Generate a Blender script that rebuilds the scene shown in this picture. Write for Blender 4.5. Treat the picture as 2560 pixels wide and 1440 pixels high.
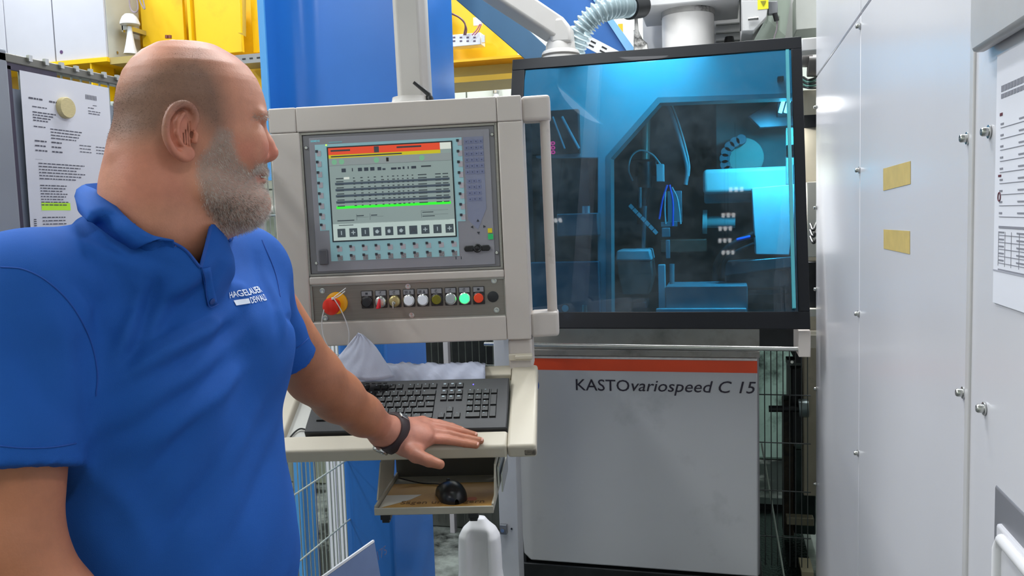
import bpy, bmesh, random
import numpy as np
from math import sin, cos, radians, pi, sqrt, atan2, exp
from mathutils import Vector, Matrix
from mathutils.bvhtree import BVHTree
random.seed(7); rng = np.random.default_rng(7)
for o in list(bpy.data.objects): bpy.data.objects.remove(o)
COL = bpy.context.scene.collection
SC = bpy.context.scene

# ---------------------------------------------------------------- camera
F = 2060.0; TH = radians(14.4); PT = radians(4.9); RO = radians(1.8)
CAM = Vector((0, 0, 1.6))
r0 = Vector((cos(TH), sin(TH), 0)); FW = Vector((-sin(TH)*cos(PT), cos(TH)*cos(PT), -sin(PT))); u0 = r0.cross(FW)
CR_ = cos(RO)*r0 - sin(RO)*u0; CU_ = cos(RO)*u0 + sin(RO)*r0
cd = bpy.data.cameras.new('camera'); cam = bpy.data.objects.new('camera', cd); COL.objects.link(cam)
cd.sensor_width = 36.0; cd.lens = 36.0*F/2560; cd.clip_start = 0.02; cd.clip_end = 100
m = Matrix((CR_, CU_, -FW)).transposed().to_4x4(); m.translation = CAM; cam.matrix_world = m
SC.camera = cam

# ---------------------------------------------------------------- world, light level
w = bpy.data.worlds.new('hall_air'); SC.world = w; w.use_nodes = True
w.node_tree.nodes['Background'].inputs[0].default_value = (0.86, 0.92, 1.0, 1); w.node_tree.nodes['Background'].inputs[1].default_value = 0.35
SC.view_settings.view_transform = 'Standard'; SC.view_settings.look = 'None'; SC.view_settings.gamma = 1.0
SC.view_settings.use_curve_mapping = False; SC.view_settings.exposure = 0.0
LAMP_W = 58.0

# ---------------------------------------------------------------- survey helpers (a sight line from the camera station met with a real plane)
def ray(x, y): return FW + (float(x)-1280)/F*CR_ - (float(y)-720)/F*CU_
def P(x, y, Z): return CAM + ray(x, y)*float(Z)
def onp(x, y, p, n):
    d = ray(x, y); return CAM + d*((Vector(p)-CAM).dot(n)/d.dot(n))
def onY(x, y, Y): return onp(x, y, (0, Y, 0), Vector((0, 1, 0)))
def onX(x, y, X): return onp(x, y, (X, 0, 0), Vector((1, 0, 0)))
# console frame
CYW = radians(10.5); CRL = 0.0135
KO = P(1000, 500, 2.0)
a0 = Vector((cos(CYW), sin(CYW), 0)); zz = Vector((0, 0, 1))
KU = cos(CRL)*a0 + sin(CRL)*zz; KV = cos(CRL)*zz - sin(CRL)*a0; KW = Vector((sin(CYW), -cos(CYW), 0))
MK = Matrix((KU, -KW, KV)).transposed().to_4x4(); MK.translation = KO          # local x = u, y = depth, z = v
def frame(o, x, y, z):
    M_ = Matrix((Vector(x).normalized(), Vector(y).normalized(), Vector(z).normalized())).transposed().to_4x4(); M_.translation = Vector(o); return M_

# ---------------------------------------------------------------- materials
def hexc(h):
    h = h.lstrip('#'); v = [int(h[i:i+2], 16)/255 for i in (0, 2, 4)]
    return tuple((c/12.92 if c <= .04045 else ((c+.055)/1.055)**2.4) for c in v)
MATS = {}
def mat(name, col, rough=.5, metal=0., var=.06, scale=8., bump=0., bscale=200., spec=.5, coat=0., emit=0., dirt=None, aniso=None, dim=1.):
    if name in MATS: return MATS[name]
    c = hexc(col) if isinstance(col, str) else col
    mt = bpy.data.materials.new(name); mt.use_nodes = True; nt = mt.node_tree; b = nt.nodes['Principled BSDF']
    b.inputs['Roughness'].default_value = rough; b.inputs['Metallic'].default_value = metal
    b.inputs['Specular IOR Level'].default_value = spec; b.inputs['Coat Weight'].default_value = coat
    tc = nt.nodes.new('ShaderNodeTexCoord')
    n = nt.nodes.new('ShaderNodeTexNoise'); n.inputs['Scale'].default_value = scale; n.inputs['Detail'].default_value = 5
    nt.links.new(tc.outputs['Object'], n.inputs['Vector'])
    if aniso:
        mp = nt.nodes.new('ShaderNodeMapping'); mp.inputs['Scale'].default_value = aniso
        nt.links.new(tc.outputs['Object'], mp.inputs['Vector']); nt.links.new(mp.outputs[0], n.inputs['Vector'])
    r = nt.nodes.new('ShaderNodeValToRGB'); r.color_ramp.elements[0].position = .3; r.color_ramp.elements[1].position = .7
    c0 = c; c = tuple(x*dim for x in c); r.color_ramp.elements[0].color = (*[x*(1-var) for x in c], 1); r.color_ramp.elements[1].color = (*[min(1, x*(1+var)) for x in c], 1)
    nt.links.new(n.outputs[0], r.inputs[0]); out = r.outputs[0]
    if dirt:
        dc, lo, hi, ds = dirt
        n2 = nt.nodes.new('ShaderNodeTexNoise'); n2.inputs['Scale'].default_value = ds; n2.inputs['Detail'].default_value = 8; n2.inputs['Roughness'].default_value = .65
        nt.links.new(tc.outputs['Object'], n2.inputs['Vector'])
        r2 = nt.nodes.new('ShaderNodeValToRGB'); r2.color_ramp.elements[0].position = lo; r2.color_ramp.elements[1].position = hi
        nt.links.new(n2.outputs[0], r2.inputs[0])
        mx = nt.nodes.new('ShaderNodeMix'); mx.data_type = 'RGBA'; mx.inputs[7].default_value = (*hexc(dc), 1)
        nt.links.new(r2.outputs[0], mx.inputs[0]); nt.links.new(out, mx.inputs[6]); out = mx.outputs[2]
    nt.links.new(out, b.inputs['Base Color'])
    if bump:
        n3 = nt.nodes.new('ShaderNodeTexNoise'); n3.inputs['Scale'].default_value = bscale; n3.inputs['Detail'].default_value = 3
        nt.links.new(tc.outputs['Object'], n3.inputs['Vector'])
        bp = nt.nodes.new('ShaderNodeBump'); bp.inputs['Strength'].default_value = bump; bp.inputs['Distance'].default_value = .002
        nt.links.new(n3.outputs[0], bp.inputs['Height']); nt.links.new(bp.outputs[0], b.inputs['Normal'])
    if emit:
        b.inputs['Emission Color'].default_value = (*c0, 1); b.inputs['Emission Strength'].default_value = emit
    MATS[name] = mt; return mt

# ---------------------------------------------------------------- mesh builder (world coordinates, or those of a frame M)
class MB:
    def __init__(s, M=None): s.v = []; s.f = []; s.M = M
    def add(s, vs, fs, M=None):
        M = M or s.M; k = len(s.v)
        for v in vs:
            v = Vector(v); s.v.append(M @ v if M else v)
        s.f += [[i+k for i in f] for f in fs]; return s
    def box(s, a, b, M=None):
        x0, y0, z0 = [min(a[i], b[i]) for i in range(3)]; x1, y1, z1 = [max(a[i], b[i]) for i in range(3)]
        return s.add([(x0,y0,z0),(x1,y0,z0),(x1,y1,z0),(x0,y1,z0),(x0,y0,z1),(x1,y0,z1),(x1,y1,z1),(x0,y1,z1)],
                     [(0,3,2,1),(4,5,6,7),(0,1,5,4),(1,2,6,5),(2,3,7,6),(3,0,4,7)], M)
    def prism(s, pts, off, M=None):
        n = len(pts); off = Vector(off); p = [Vector(q) for q in pts]
        return s.add(p+[q+off for q in p], [list(range(n)), list(range(2*n-1, n-1, -1))]+[[(i+1)%n, i, n+i, n+(i+1)%n] for i in range(n)], M)
    def tube(s, path, r, n=10, cap=True, M=None, sx=1.0):
        p = [Vector(q) for q in path]; m_ = len(p); rs = r if hasattr(r, '__len__') else [r]*m_
        vs = []; t0 = (p[1]-p[0]).normalized(); u = t0.orthogonal().normalized()
        for i in range(m_):
            t = (p[min(i+1, m_-1)]-p[max(i-1, 0)]).normalized()
            u = (u-t*u.dot(t)).normalized(); w_ = t.cross(u)
            for k in range(n):
                a = 2*pi*k/n; vs.append(p[i]+(u*cos(a)*sx+w_*sin(a))*rs[i])
        fs = [[i*n+k, i*n+(k+1)%n, (i+1)*n+(k+1)%n, (i+1)*n+k] for i in range(m_-1) for k in range(n)]
        if cap: fs += [list(range(n-1, -1, -1)), list(range((m_-1)*n, m_*n))]
        return s.add(vs, fs, M)
    def cyl(s, a, b, r, n=20, r2=None, M=None): return s.tube([a, b], [r, r if r2 is None else r2], n, True, M)
    def lathe(s, o, ax, prof, n=24, M=None):     # prof: (radius, height) list along ax
        ax = Vector(ax).normalized(); u = ax.orthogonal().normalized(); w_ = ax.cross(u); o = Vector(o); vs = []
        for r, h in prof:
            for k in range(n):
                a = 2*pi*k/n; vs.append(o+ax*h+(u*cos(a)+w_*sin(a))*max(r, 1e-5))
        m_ = len(prof)
        fs = [[i*n+k, i*n+(k+1)%n, (i+1)*n+(k+1)%n, (i+1)*n+k] for i in range(m_-1) for k in range(n)]+[list(range(n-1, -1, -1)), list(range((m_-1)*n, m_*n))]
        return s.add(vs, fs, M)
    def text(s, txt, size, o, x, y, shear=0., bold=0., thick=.0004, align='LEFT', squash=1.0, width=None):
        cu = bpy.data.curves.new('t', 'FONT'); cu.body = txt; cu.size = size; cu.shear = shear; cu.offset = bold; cu.align_x = align; cu.extrude = thick/2; cu.resolution_u = 3
        ob = bpy.data.objects.new('t', cu); COL.objects.link(ob); bpy.context.view_layer.update()
        me = bpy.data.meshes.new_from_object(ob.evaluated_get(bpy.context.evaluated_depsgraph_get()))
        x = Vector(x).normalized(); y = Vector(y).normalized(); z = x.cross(y); o = Vector(o)
        vs = [v.co.copy() for v in me.vertices]
        if width and vs:
            squash = width/(max(v.x for v in vs)-min(v.x for v in vs))
        s.add([o+x*v.x*squash+y*v.y+z*v.z for v in vs], [list(p.vertices) for p in me.polygons], None if s.M is None else s.M)
        bpy.data.objects.remove(ob); bpy.data.curves.remove(cu); bpy.data.meshes.remove(me); return s
def thing(name, loc, label, cat, group=None, M=None):
    o = bpy.data.objects.new(name, None); COL.objects.link(o); o.empty_display_size = .05
    if M is not None: o.matrix_world = M
    else: o.location = loc
    o['label'] = label; o['category'] = cat
    if group: o['group'] = group
    INV[o.name] = (M.inverted() if M is not None else Matrix.Translation(-Vector(loc)))
    return o
INV = {}
def part(name, mb, m_, parent=None, bevel=0., smooth=False, label=None, cat=None, group=None, kind=None, seg=2, loc=None, ang=40):
    me = bpy.data.meshes.new(name)
    top = parent
    if parent is not None: I = INV[parent.name]
    elif loc is not None: I = Matrix.Translation(-Vector(loc))
    else:
        n = len(mb.v); c = sum(mb.v, Vector())/n; c.z = min(v.z for v in mb.v); loc = c; I = Matrix.Translation(-c)
    me.from_pydata([tuple(I @ v) for v in mb.v], [], mb.f)
    bm = bmesh.new(); bm.from_mesh(me)
    bmesh.ops.recalc_face_normals(bm, faces=bm.faces); bm.to_mesh(me); bm.free()
    me.materials.append(m_)
    o = bpy.data.objects.new(name, me); COL.objects.link(o)
    if parent is not None: o.parent = parent
    else: o.location = loc
    INV[o.name] = I
    if bevel:
        b = o.modifiers.new('b', 'BEVEL'); b.width = bevel; b.segments = seg; b.limit_method = 'ANGLE'; b.angle_limit = radians(35); b.harden_normals = False
        smooth = True
    if smooth:
        me.polygons.foreach_set('use_smooth', [True]*len(me.polygons))
        try: me.set_sharp_from_angle(angle=radians(ang))
        except Exception: pass
    for k, v in (('label', label), ('category', cat), ('group', group), ('kind', kind)):
        if v: o[k] = v
    return o
def struct(name, mb, m_, **k): return part(name, mb, m_, kind='structure', **k)
def arc(pts, n=8):            # Catmull-Rom through points
    p = [Vector(q) for q in pts]; p = [p[0]*2-p[1]]+p+[p[-1]*2-p[-2]]; out = []
    for i in range(1, len(p)-2):
        for k in range(n):
            t = k/n; a, b, c, d = p[i-1], p[i], p[i+1], p[i+2]
            out.append(.5*((2*b)+(c-a)*t+(2*a-5*b+4*c-d)*t*t+(3*b-a-3*c+d)*t**3))
    out.append(p[-2]); return out

white_wall = mat('wall_white', '#d4d8cf', .6, var=.04, scale=2)
floor_m = mat('concrete_floor', '#8e958f', .45, var=.25, scale=5, bump=.4, bscale=30, dirt=('#0c100f', .42, .56, 1.6))
beige = mat('beige_enamel', '#c8bfb8', .42, var=.03, scale=5, bump=.08, bscale=900, dirt=('#6f665c', .66, .95, 9))
beige_y = mat('beige_tray_enamel', '#cbc2b0', .4, var=.04, scale=6, bump=.08, bscale=900, dirt=('#5f564a', .64, .95, 7))
alu = mat('brushed_aluminium', '#a29e98', .38, .75, var=.06, scale=6, aniso=(2, 60, 60))
plate_m = mat('button_plate_steel', '#8d8780', .42, .6, var=.07, scale=6, aniso=(2, 60, 60))
steel = mat('bright_steel', '#c4c4c2', .25, .95, var=.05)
darksteel = mat('dark_oily_steel', '#26282a', .4, .5, var=.3, scale=15)
black = mat('black_plastic', '#18181a', .42, var=.1, bump=.1, bscale=800)
blue = mat('blue_paint', '#2668b6', .24, var=.05, scale=3, bump=.05, bscale=400)
blue_b = mat('pale_and_lit_blue', '#4a93cf', .4, var=.04, scale=3)
yellow = mat('yellow_paint', '#e8b90a', .42, var=.05, scale=3, dirt=('#a98808', .55, .9, 3))
yellow_d = mat('dark_yellow_paint', '#b08a12', .5, var=.08, scale=3)  # darker yellow for webs, lower flanges and small plates
mwhite = mat('machine_white', '#c9c7c6', .45, var=.04, scale=4, dirt=('#4b4a49', .62, .8, 5))
mgrey = mat('machine_light_grey', '#b6b6b8', .42, var=.03, scale=2, bump=.05, bscale=700, dirt=('#7c7c7d', .6, 1.0, 2.5))
orange = mat('orange_red_paint', '#e2481b', .4, var=.04, scale=5)
darktext = mat('dark_lettering', '#241c2c', .5)
whitep = mat('white_plastic', '#e4e2e4', .4, var=.02)
paperm = mat('white_paper', '#dcdce4', .8, var=.02, bump=.1, bscale=40)
inkm = mat('printed_ink', '#5a5a66', .8)

# ---------------------------------------------------------------- the hall
struct('floor', MB().box((-6.5, -3.5, -.1), (4.5, 7.2, 0)), floor_m)
struct('ceiling', MB().box((-6.5, -3.5, 5.2), (4.5, 7.2, 5.3)), white_wall)
wb = struct('wall_back', MB().box((-6.5, 6.52, 0), (4.5, 6.7, 5.2)), mat('wall_joint', '#8d9188', .7))
x = -6.5; k = 0
while x < 4.4:
    part('panel', MB().box((x+.006, 6.495, 0), (min(x+.5, 4.5)-.006, 6.53, 1.9)), white_wall, wb, bevel=.004)
    part('panel', MB().box((x+.006, 6.495, 1.912), (min(x+.5, 4.5)-.006, 6.53, 5.2)), white_wall, wb, bevel=.004); x += .5
struct('wall_left', MB().box((-6.6, -3.5, 0), (-6.5, 7.2, 5.2)), white_wall)
struct('wall_right', MB().box((4.5, -3.5, 0), (4.6, 7.2, 5.2)), white_wall)
struct('wall_front', MB().box((-6.5, -3.6, 0), (4.5, -3.5, 5.2)), white_wall)
lamp_e = mat('lamp_diffuser', '#ffffff', .5, emit=3)
def ceiling_light(x, y, z=4.4):
    t = thing('ceiling_light', (x, y, z), 'long white fluorescent hall lamp hung above the machines', 'lamp', 'hall lamps above the machines')
    part('housing', MB().box((x-.12, y-.75, z+.03), (x+.12, y+.75, z+.1)), whitep, t, bevel=.01)
    for sx in (-.07, .07): part('tube', MB().cyl((x+sx, y-.72, z+.01), (x+sx, y+.72, z+.01), .016, 10), lamp_e, t, smooth=True)
    part('hanger', MB().cyl((x, y-.5, z+.1), (x, y-.5, 5.2), .004, 6).cyl((x, y+.5, z+.1), (x, y+.5, 5.2), .004, 6), steel, t)
    l = bpy.data.lights.new('lamp_or_fill_light', 'AREA'); l.shape = 'RECTANGLE'; l.size = .22; l.size_y = 1.45; l.energy = LAMP_W; l.color = (.93, .97, 1.0)
    lo = bpy.data.objects.new('lamp_or_fill_light', l); COL.objects.link(lo); lo.location = (0, 0, -.03); lo.parent = t
for x, y in [(-4.6, -1.8), (-2.9, -1.8), (-4.6, 1.2), (-2.9, .9), (-4.6, 4.2), (-2.6, 3.9), (-1.0, 2.3), (-.2, 3.0), (.6, 4.6), (2.4, 3.0), (2.2, -1.2), (-1.2, 5.6)]: ceiling_light(x, y)
spot_e = mat('spot_glow', '#fff2e6', .5, emit=9)
for x, y in [(.13, -.52), (.06, -.95), (.03, -1.19), (.025, -1.42), (.057, -1.66), (-1.67, -.95)]:
    t = thing('triple_spot', (x, y, 4.4), 'small triple hall spotlight mirrored as three dots in the blue hood window', 'lamp', 'triple spots mirrored in the hood')
    part('bar', MB().box((x-.07, y-.02, 4.41), (x+.07, y+.02, 4.43)), whitep, t)
    for dx in (-.05, 0, .05): part('bulb', MB().box((x+dx-.014, y-.025, 4.39), (x+dx+.014, y+.025, 4.412)), spot_e, t, bevel=.003)
    part('hanger', MB().cyl((x, y, 4.43), (x, y, 5.2), .004, 6), steel, t)
# ================================================================ cabinet enclosure on the right (faces -X, plane X=.37)
XC = .37
cabm = mat('cabinet_sheet', '#d9d7dc', .25, 0, var=.02, scale=1.5, spec=.6)
CB = thing('cabinet_enclosure', (.9, 2.3, 0), 'tall pale grey sheet metal cabinet beside the saw, yellow tape pieces on it', 'cabinet')
part('carcass', MB().box((XC+.012, .3, .02), (1.6, 3.55, 2.9)), mat('cabinet_inside', '#77777c', .5), CB)
for (y0, y1, z0, z1) in [(2.463, 3.56, .03, 2.118), (1.402, 2.457, .03, 2.118), (.3, 1.393, .03, 2.9), (2.463, 3.56, 2.124, 2.9), (1.402, 2.457, 2.124, 2.9)]:
    part('panel', MB().box((XC, y0, z0), (XC+.014, y1, z1)), cabm, CB, bevel=.003)
part('joint_strip', MB().box((XC-.004, 1.388, .03), (XC+.01, 1.408, 2.9)), mat('joint_strip', '#c9c6c6', .3), CB, bevel=.002)
part('plinth', MB().box((XC+.03, .3, 0), (1.6, 3.5, .03)), darksteel, CB)
def screw(par, p, ax, r=.007, name='screw'):
    p = Vector(p); ax = Vector(ax)
    return part(name, MB().lathe(p, ax, [(r*1.5, 0), (r*1.5, .002), (r, .0025), (r, .009), (r*.8, .011), (r*.3, .011), (r*.25, .008)], 12), steel, par, smooth=True)
for y in (3.535, 2.466, 1.425, 1.316):
    for z in ((.5, .9, 1.3, 1.7, 2.09) if y < 3 and y > 2 else (.46, .86, 1.27, 1.6, 2.0) if y > 3 else (.9, 1.3, 1.7, 2.3)): screw(CB, (XC-.001, y, z), (-1, 0, 0), .0065)
# white folded sheet at the near top, opening with a tube handle lower right
part('cover_flap', MB().prism([(XC-.004, 1.334, 1.832), (XC-.004, 1.324, 1.812), (XC-.004, 1.18, 1.812), (XC-.004, .7, 1.812), (XC-.004, .7, 2.4), (XC-.004, 1.345, 2.4)], (-.02, 0, 0)), mat('flap_grey', '#b3b1b2', .35), CB, bevel=.006)
fr = part('recess_frame', MB().prism([(XC-.002, 1.262, .4), (XC-.002, 1.262, 1.205), (XC-.002, .6, 1.205), (XC-.002, .6, .4)], (.03, 0, 0)), mat('recess_grey', '#7a7a80', .4), CB, bevel=.004)
part('recess_panel', MB().box((XC-.008, .64, .4), (XC+.02, 1.232, 1.16)), cabm, CB, bevel=.004)
part('tube_handle', MB().tube([(XC-.009, 1.215, .5), (XC-.009, 1.215, 1.13), (XC-.010, 1.20, 1.148), (XC-.012, .7, 1.148)], .008, 12), whitep, CB, smooth=True)
# tape pieces
tape = mat('yellow_tape', '#c9b06a', .45, var=.08, scale=30)
for pts, lb in [([(2.116, 1.687), (1.826, 1.688), (1.824, 1.642), (2.114, 1.635)], 'yellow tape square higher up on the grey cabinet panel'),
                ([(2.106, 1.544), (1.826, 1.547), (1.824, 1.500), (2.104, 1.499)], 'yellow tape square lower down, below the other tape piece')]:
    part('tape_piece', MB().prism([(XC-.0003, a, b) for a, b in pts], (-.0006, 0, 0)), tape, label=lb, cat='tape', group='yellow tape pieces')
tp = MB().prism([(XC-.0003, 2.0, 2.22), (XC-.0003, 1.9, 2.22), (XC-.0003, 1.9, 2.17), (XC-.0003, 2.0, 2.17)], (-.0006, 0, 0))
# poster
PS = thing('notice_sheet', (XC-.001, 1.17, 1.46), 'white printed instruction sheet on the cabinet at the picture edge, tables on it', 'notice')
part('sheet', MB().box((XC-.0008, .98, 1.46), (XC-.0024, 1.283, 1.80)), paperm, PS)
part('sleeve_edge', MB().box((XC-.0026, .98, 1.505), (XC-.0030, 1.283, 1.507)), mat('faint_line', '#a9a9b4', .6), PS)
mb = MB(); q = Vector((XC-.0027, 0, 0))
def bar(mb, y0, y1, z, h=.0007): mb.box((XC-.0025, y0, z-h), (XC-.0029, y1, z+h))
for i in range(8): bar(mb, 1.262-i*.012, 1.262-i*.012-.0095, 1.752, .004)
for i in range(8): bar(mb, 1.262-i*.012, 1.262-i*.012-.0095, 1.742, .003)
for i, z in enumerate(np.linspace(1.70, 1.58, 9)): bar(mb, .99, 1.262, z, .0004); bar(mb, 1.25, 1.262, z+.005, .0012); bar(mb, 1.15, 1.19, z+.005, .001)
for i, z in enumerate(np.linspace(1.555, 1.517, 5)): bar(mb, .99, 1.262, z, .0004); bar(mb, 1.24, 1.262, z+.004, .001); bar(mb, 1.12, 1.19, z+.004, .001)
for yy in (1.262, 1.235, 1.21, 1.18): mb.box((XC-.0025, yy, 1.513), (XC-.0029, yy+.0006, 1.56))
bar(mb, 1.0, 1.262, 1.566, .0016); bar(mb, 1.0, 1.262, 1.507, .002)
part('print', mb, mat('pale_ink', '#85858f', .8), PS, kind='stuff')
mb = MB(); mb.box((XC-.0025, 1.255, 1.716), (XC-.0029, 1.266, 1.720)); mb.tube([(XC-.0028, 1.262+.005*cos(a), 1.607+.006*sin(a)) for a in np.linspace(0, 2*pi, 16)], .0009, 5)
mb.box((XC-.0025, 1.256, 1.634), (XC-.0029, 1.268, 1.637)); part('red_mark', mb, mat('dark_red_ink', '#5c2030', .7), PS, kind='stuff')

# ================================================================ the saw: front door, hood, upper works
YM = 3.4
MC = thing('sawing_machine', (-.2, 3.9, 0), 'large pale grey metal saw with orange stripe and blue tinted hood window', 'machine')
# front door: slightly inclined left side
dl, dr = -.872, .131
part('front_door', MB().prism([(dl+.015, YM, .13), (dl+.045, YM, .10), (dr, YM, .10), (dr, YM, 1.0), (dl, YM, 1.0), (dl-.0, YM, .5)], (0, .03, 0)), mgrey, MC, bevel=.006)
part('stripe', MB().box((dl+.001, YM-.0015, .947), (dr, YM, .996)), orange, MC)
part('door_top_edge', MB().box((dl, YM-.004, .997), (dr, YM+.03, 1.008)), mat('chipped_white', '#d6d3cf', .4, var=.1, scale=40), MC, bevel=.003)
mb = MB(); mb.text('KASTO', .069, (-.612, YM-.0016, .862), (1, 0, 0), (0, 0, 1), bold=.0002, width=.226)
part('lettering', mb, darktext, MC)
mb = MB(); mb.text('variospeed C 15', .069, (-.380, YM-.0016, .864), (1, 0, 0), (0, 0, 1), shear=.22, bold=.0002, width=.498)
part('lettering', mb, darktext, MC)
part('base_frame', MB().box((-1.0, YM+.005, .0), (.15, 4.9, .085)), darksteel, MC, bevel=.006)
part('body_block', MB().box((-.93, YM+.05, .08), (.14, 4.9, 1.02)), mat('machine_body_dark', '#8a8a8c', .5), MC, bevel=.01)
part('side_seal', MB().box((-.925, YM+.012, .05), (-.85, YM+.05, 1.0)), darksteel, MC)
# mandatory sign on door
SG = thing('round_sign', (-.77, YM, .80), 'round blue safety sign with white symbol beside the console edge', 'sign')
c = onY(1326, 963, YM-.001); 
part('disc', MB().cyl((c.x, YM, c.z), (c.x, YM-.001, c.z), .038, 32), mat('sign_blue', '#1f55a8', .4), SG, smooth=True)
part('symbol', MB().tube([(c.x+.008+.014*cos(a), YM-.0014, c.z+.014*sin(a)) for a in np.linspace(-1.6, 1.6, 12)], .004, 6), whitep, SG)
# rail below hood
part('rail_channel', MB().box((-.95, YM-.02, 1.012), (.14, YM+.05, 1.038)), mat('channel_beige', '#8f8a84', .35, .3, dirt=('#3d3a36', .5, .8, 6)), MC, bevel=.003)
part('rail_back', MB().box((-.95, YM+.0, 1.038), (.14, YM+.06, 1.15)), mat('rail_back', '#97938b', .4, .2, var=.1, dirt=('#4a463f', .5, .8, 4)), MC)
rz = onY(1993, 873, 3.2).z
part('guide_rod', MB().cyl((-.95, 3.215, onY(1340, 861, 3.215).z), (.285, 3.215, onY(1993, 873, 3.215).z), .0085, 16), steel, MC, smooth=True)
b0 = onY(1996, 826, 3.2); b1 = onY(2026, 892, 3.2)
part('rod_bracket', MB().box((b0.x, 3.19, b1.z), (b1.x, 3.42, b0.z)), beige, MC, bevel=.003)
# hood: tilted frame with tinted pane
hx0, hx1 = -.867, .31; hb = Vector((0, 3.18, 1.155)); ht = Vector((0, 3.52, 2.272))
up = (ht-hb).normalized(); HL = (ht-hb).length; nrm = Vector((1, 0, 0)).cross(up)   # points away from the viewer
MH = frame(Vector((hx0, hb.y, hb.z)), (1, 0, 0), nrm, up); HWd = hx1-hx0
HD = thing('hood_window', None, 'big tilted hood window of blue tinted plastic in a black frame', 'window', M=MH)
INVH = HD
tint = bpy.data.materials.new('tinted_acrylic'); tint.use_nodes = True; nt = tint.node_tree; nt.nodes.clear()
out = nt.nodes.new('ShaderNodeOutputMaterial'); tr = nt.nodes.new('ShaderNodeBsdfTransparent'); tr.inputs[0].default_value = (.14, .48, .66, 1)
gl = nt.nodes.new('ShaderNodeBsdfGlossy'); gl.inputs['Roughness'].default_value = .02
fr_ = nt.nodes.new('ShaderNodeFresnel'); fr_.inputs[0].default_value = 1.49
mx = nt.nodes.new('ShaderNodeMixShader'); nt.links.new(fr_.outputs[0], mx.inputs[0]); nt.links.new(tr.outputs[0], mx.inputs[1]); nt.links.new(gl.outputs[0], mx.inputs[2])
# thin film of dust scattered on the plastic
df = nt.nodes.new('ShaderNodeBsdfDiffuse'); df.inputs[0].default_value = (.45, .6, .7, 1)
nz = nt.nodes.new('ShaderNodeTexNoise'); nz.inputs['Scale'].default_value = 3.2; nz.inputs['Detail'].default_value = 9; nz.inputs['Roughness'].default_value = .72
tc = nt.nodes.new('ShaderNodeTexCoord'); nt.links.new(tc.outputs['Object'], nz.inputs[0])
rp = nt.nodes.new('ShaderNodeMapRange'); rp.inputs[1].default_value = .42; rp.inputs[2].default_value = .75; rp.inputs[3].default_value = .008; rp.inputs[4].default_value = .075
nt.links.new(nz.outputs[0], rp.inputs[0])
mx2 = nt.nodes.new('ShaderNodeMixShader'); nt.links.new(rp.outputs[0], mx2.inputs[0]); nt.links.new(mx.outputs[0], mx2.inputs[1]); nt.links.new(df.outputs[0], mx2.inputs[2]); nt.links.new(mx2.outputs[0], out.inputs[0])
bt, bs = .075, .055
hf = mat('hood_black', '#0a0c12', .4, var=.1, spec=.25, dirt=('#1c2632', .6, .95, 6))
part('pane', MB(MH).box((bs-.01, .004, bt-.01), (HWd-.035, .007, HL-.045)), tint, HD)
part('frame_bar', MB(MH).box((0, 0, 0), (HWd, .012, bt-.01)), hf, HD, bevel=.002)
part('frame_bar', MB(MH).box((0, 0, HL-.05), (HWd, .012, HL)), hf, HD, bevel=.002)
part('frame_bar', MB(MH).box((0, 0, bt-.01), (bs, .012, HL-.05)), hf, HD, bevel=.002)
part('frame_bar', MB(MH).box((HWd-.04, 0, bt-.01), (HWd, .012, HL-.05)), hf, HD, bevel=.002)
part('inner_edge', MB(MH).box((HWd-.062, .008, bt), (HWd-.05, .03, HL-.06)), mat('teal_edge', '#3f8f9a', .4), HD)
part('label_sticker', MB(MH).box((.178, -.001, .012), (.222, 0, .034)), whitep, HD)
mb = MB(MH); 
for i in range(5): mb.box((.184+i*.004, -.0015, .022), (.186+i*.004, -.001, .030))
part('sticker_print', mb, inkm, HD)

# structure behind the hood (front frame plate with angular opening)
YF = 3.78
def q(x, y, Y=YF): p = onY(x, y, Y); return (p.x, Y, p.z)
lb = mat('machine_frame_paint', '#d2d6d8', .45, var=.05, scale=2)
part('frame_plate', MB().prism([q(1316, 165), q(2005, 110), q(1985, 235), q(1645, 245), q(1515, 392), q(1518, 800), q(1494, 800), q(1494, 395), q(1340, 395), q(1330, 280), q(1300, 280)], (0, .05, 0)), lb, MC, bevel=.004)
part('frame_edge', MB().prism([q(1515, 392, 3.775), q(1645, 245, 3.775), q(1990, 232, 3.775), q(1990, 244, 3.775), q(1650, 257, 3.775), q(1527, 396, 3.775), q(1529, 800, 3.775), q(1515, 800, 3.775)], (0, .12, 0)), mat('frame_edge_grey', '#9fa3a3', .5), MC)
cav = mat('cavity_dark', '#33383c', .6, .1, var=.3, scale=4)
zt = q(1600, 160)[2]
part('cavity_back', MB().box((-.9, 4.95, .9), (.34, 5.0, 2.28)), cav, MC)
part('cavity_side', MB().box((-.90, 3.84, .9), (-.87, 5.0, 2.28)), cav, MC); part('cavity_side', MB().box((.32, 3.9, .9), (.345, 5.0, 1.8)), cav, MC)
part('cavity_roof', MB().box((-.9, 3.84, 2.25), (.34, 5.0, 2.28)), cav, MC)
part('table_bed', MB().box((-.9, 3.5, 1.02), (.32, 4.95, 1.13)), darksteel, MC, bevel=.01)
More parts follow.
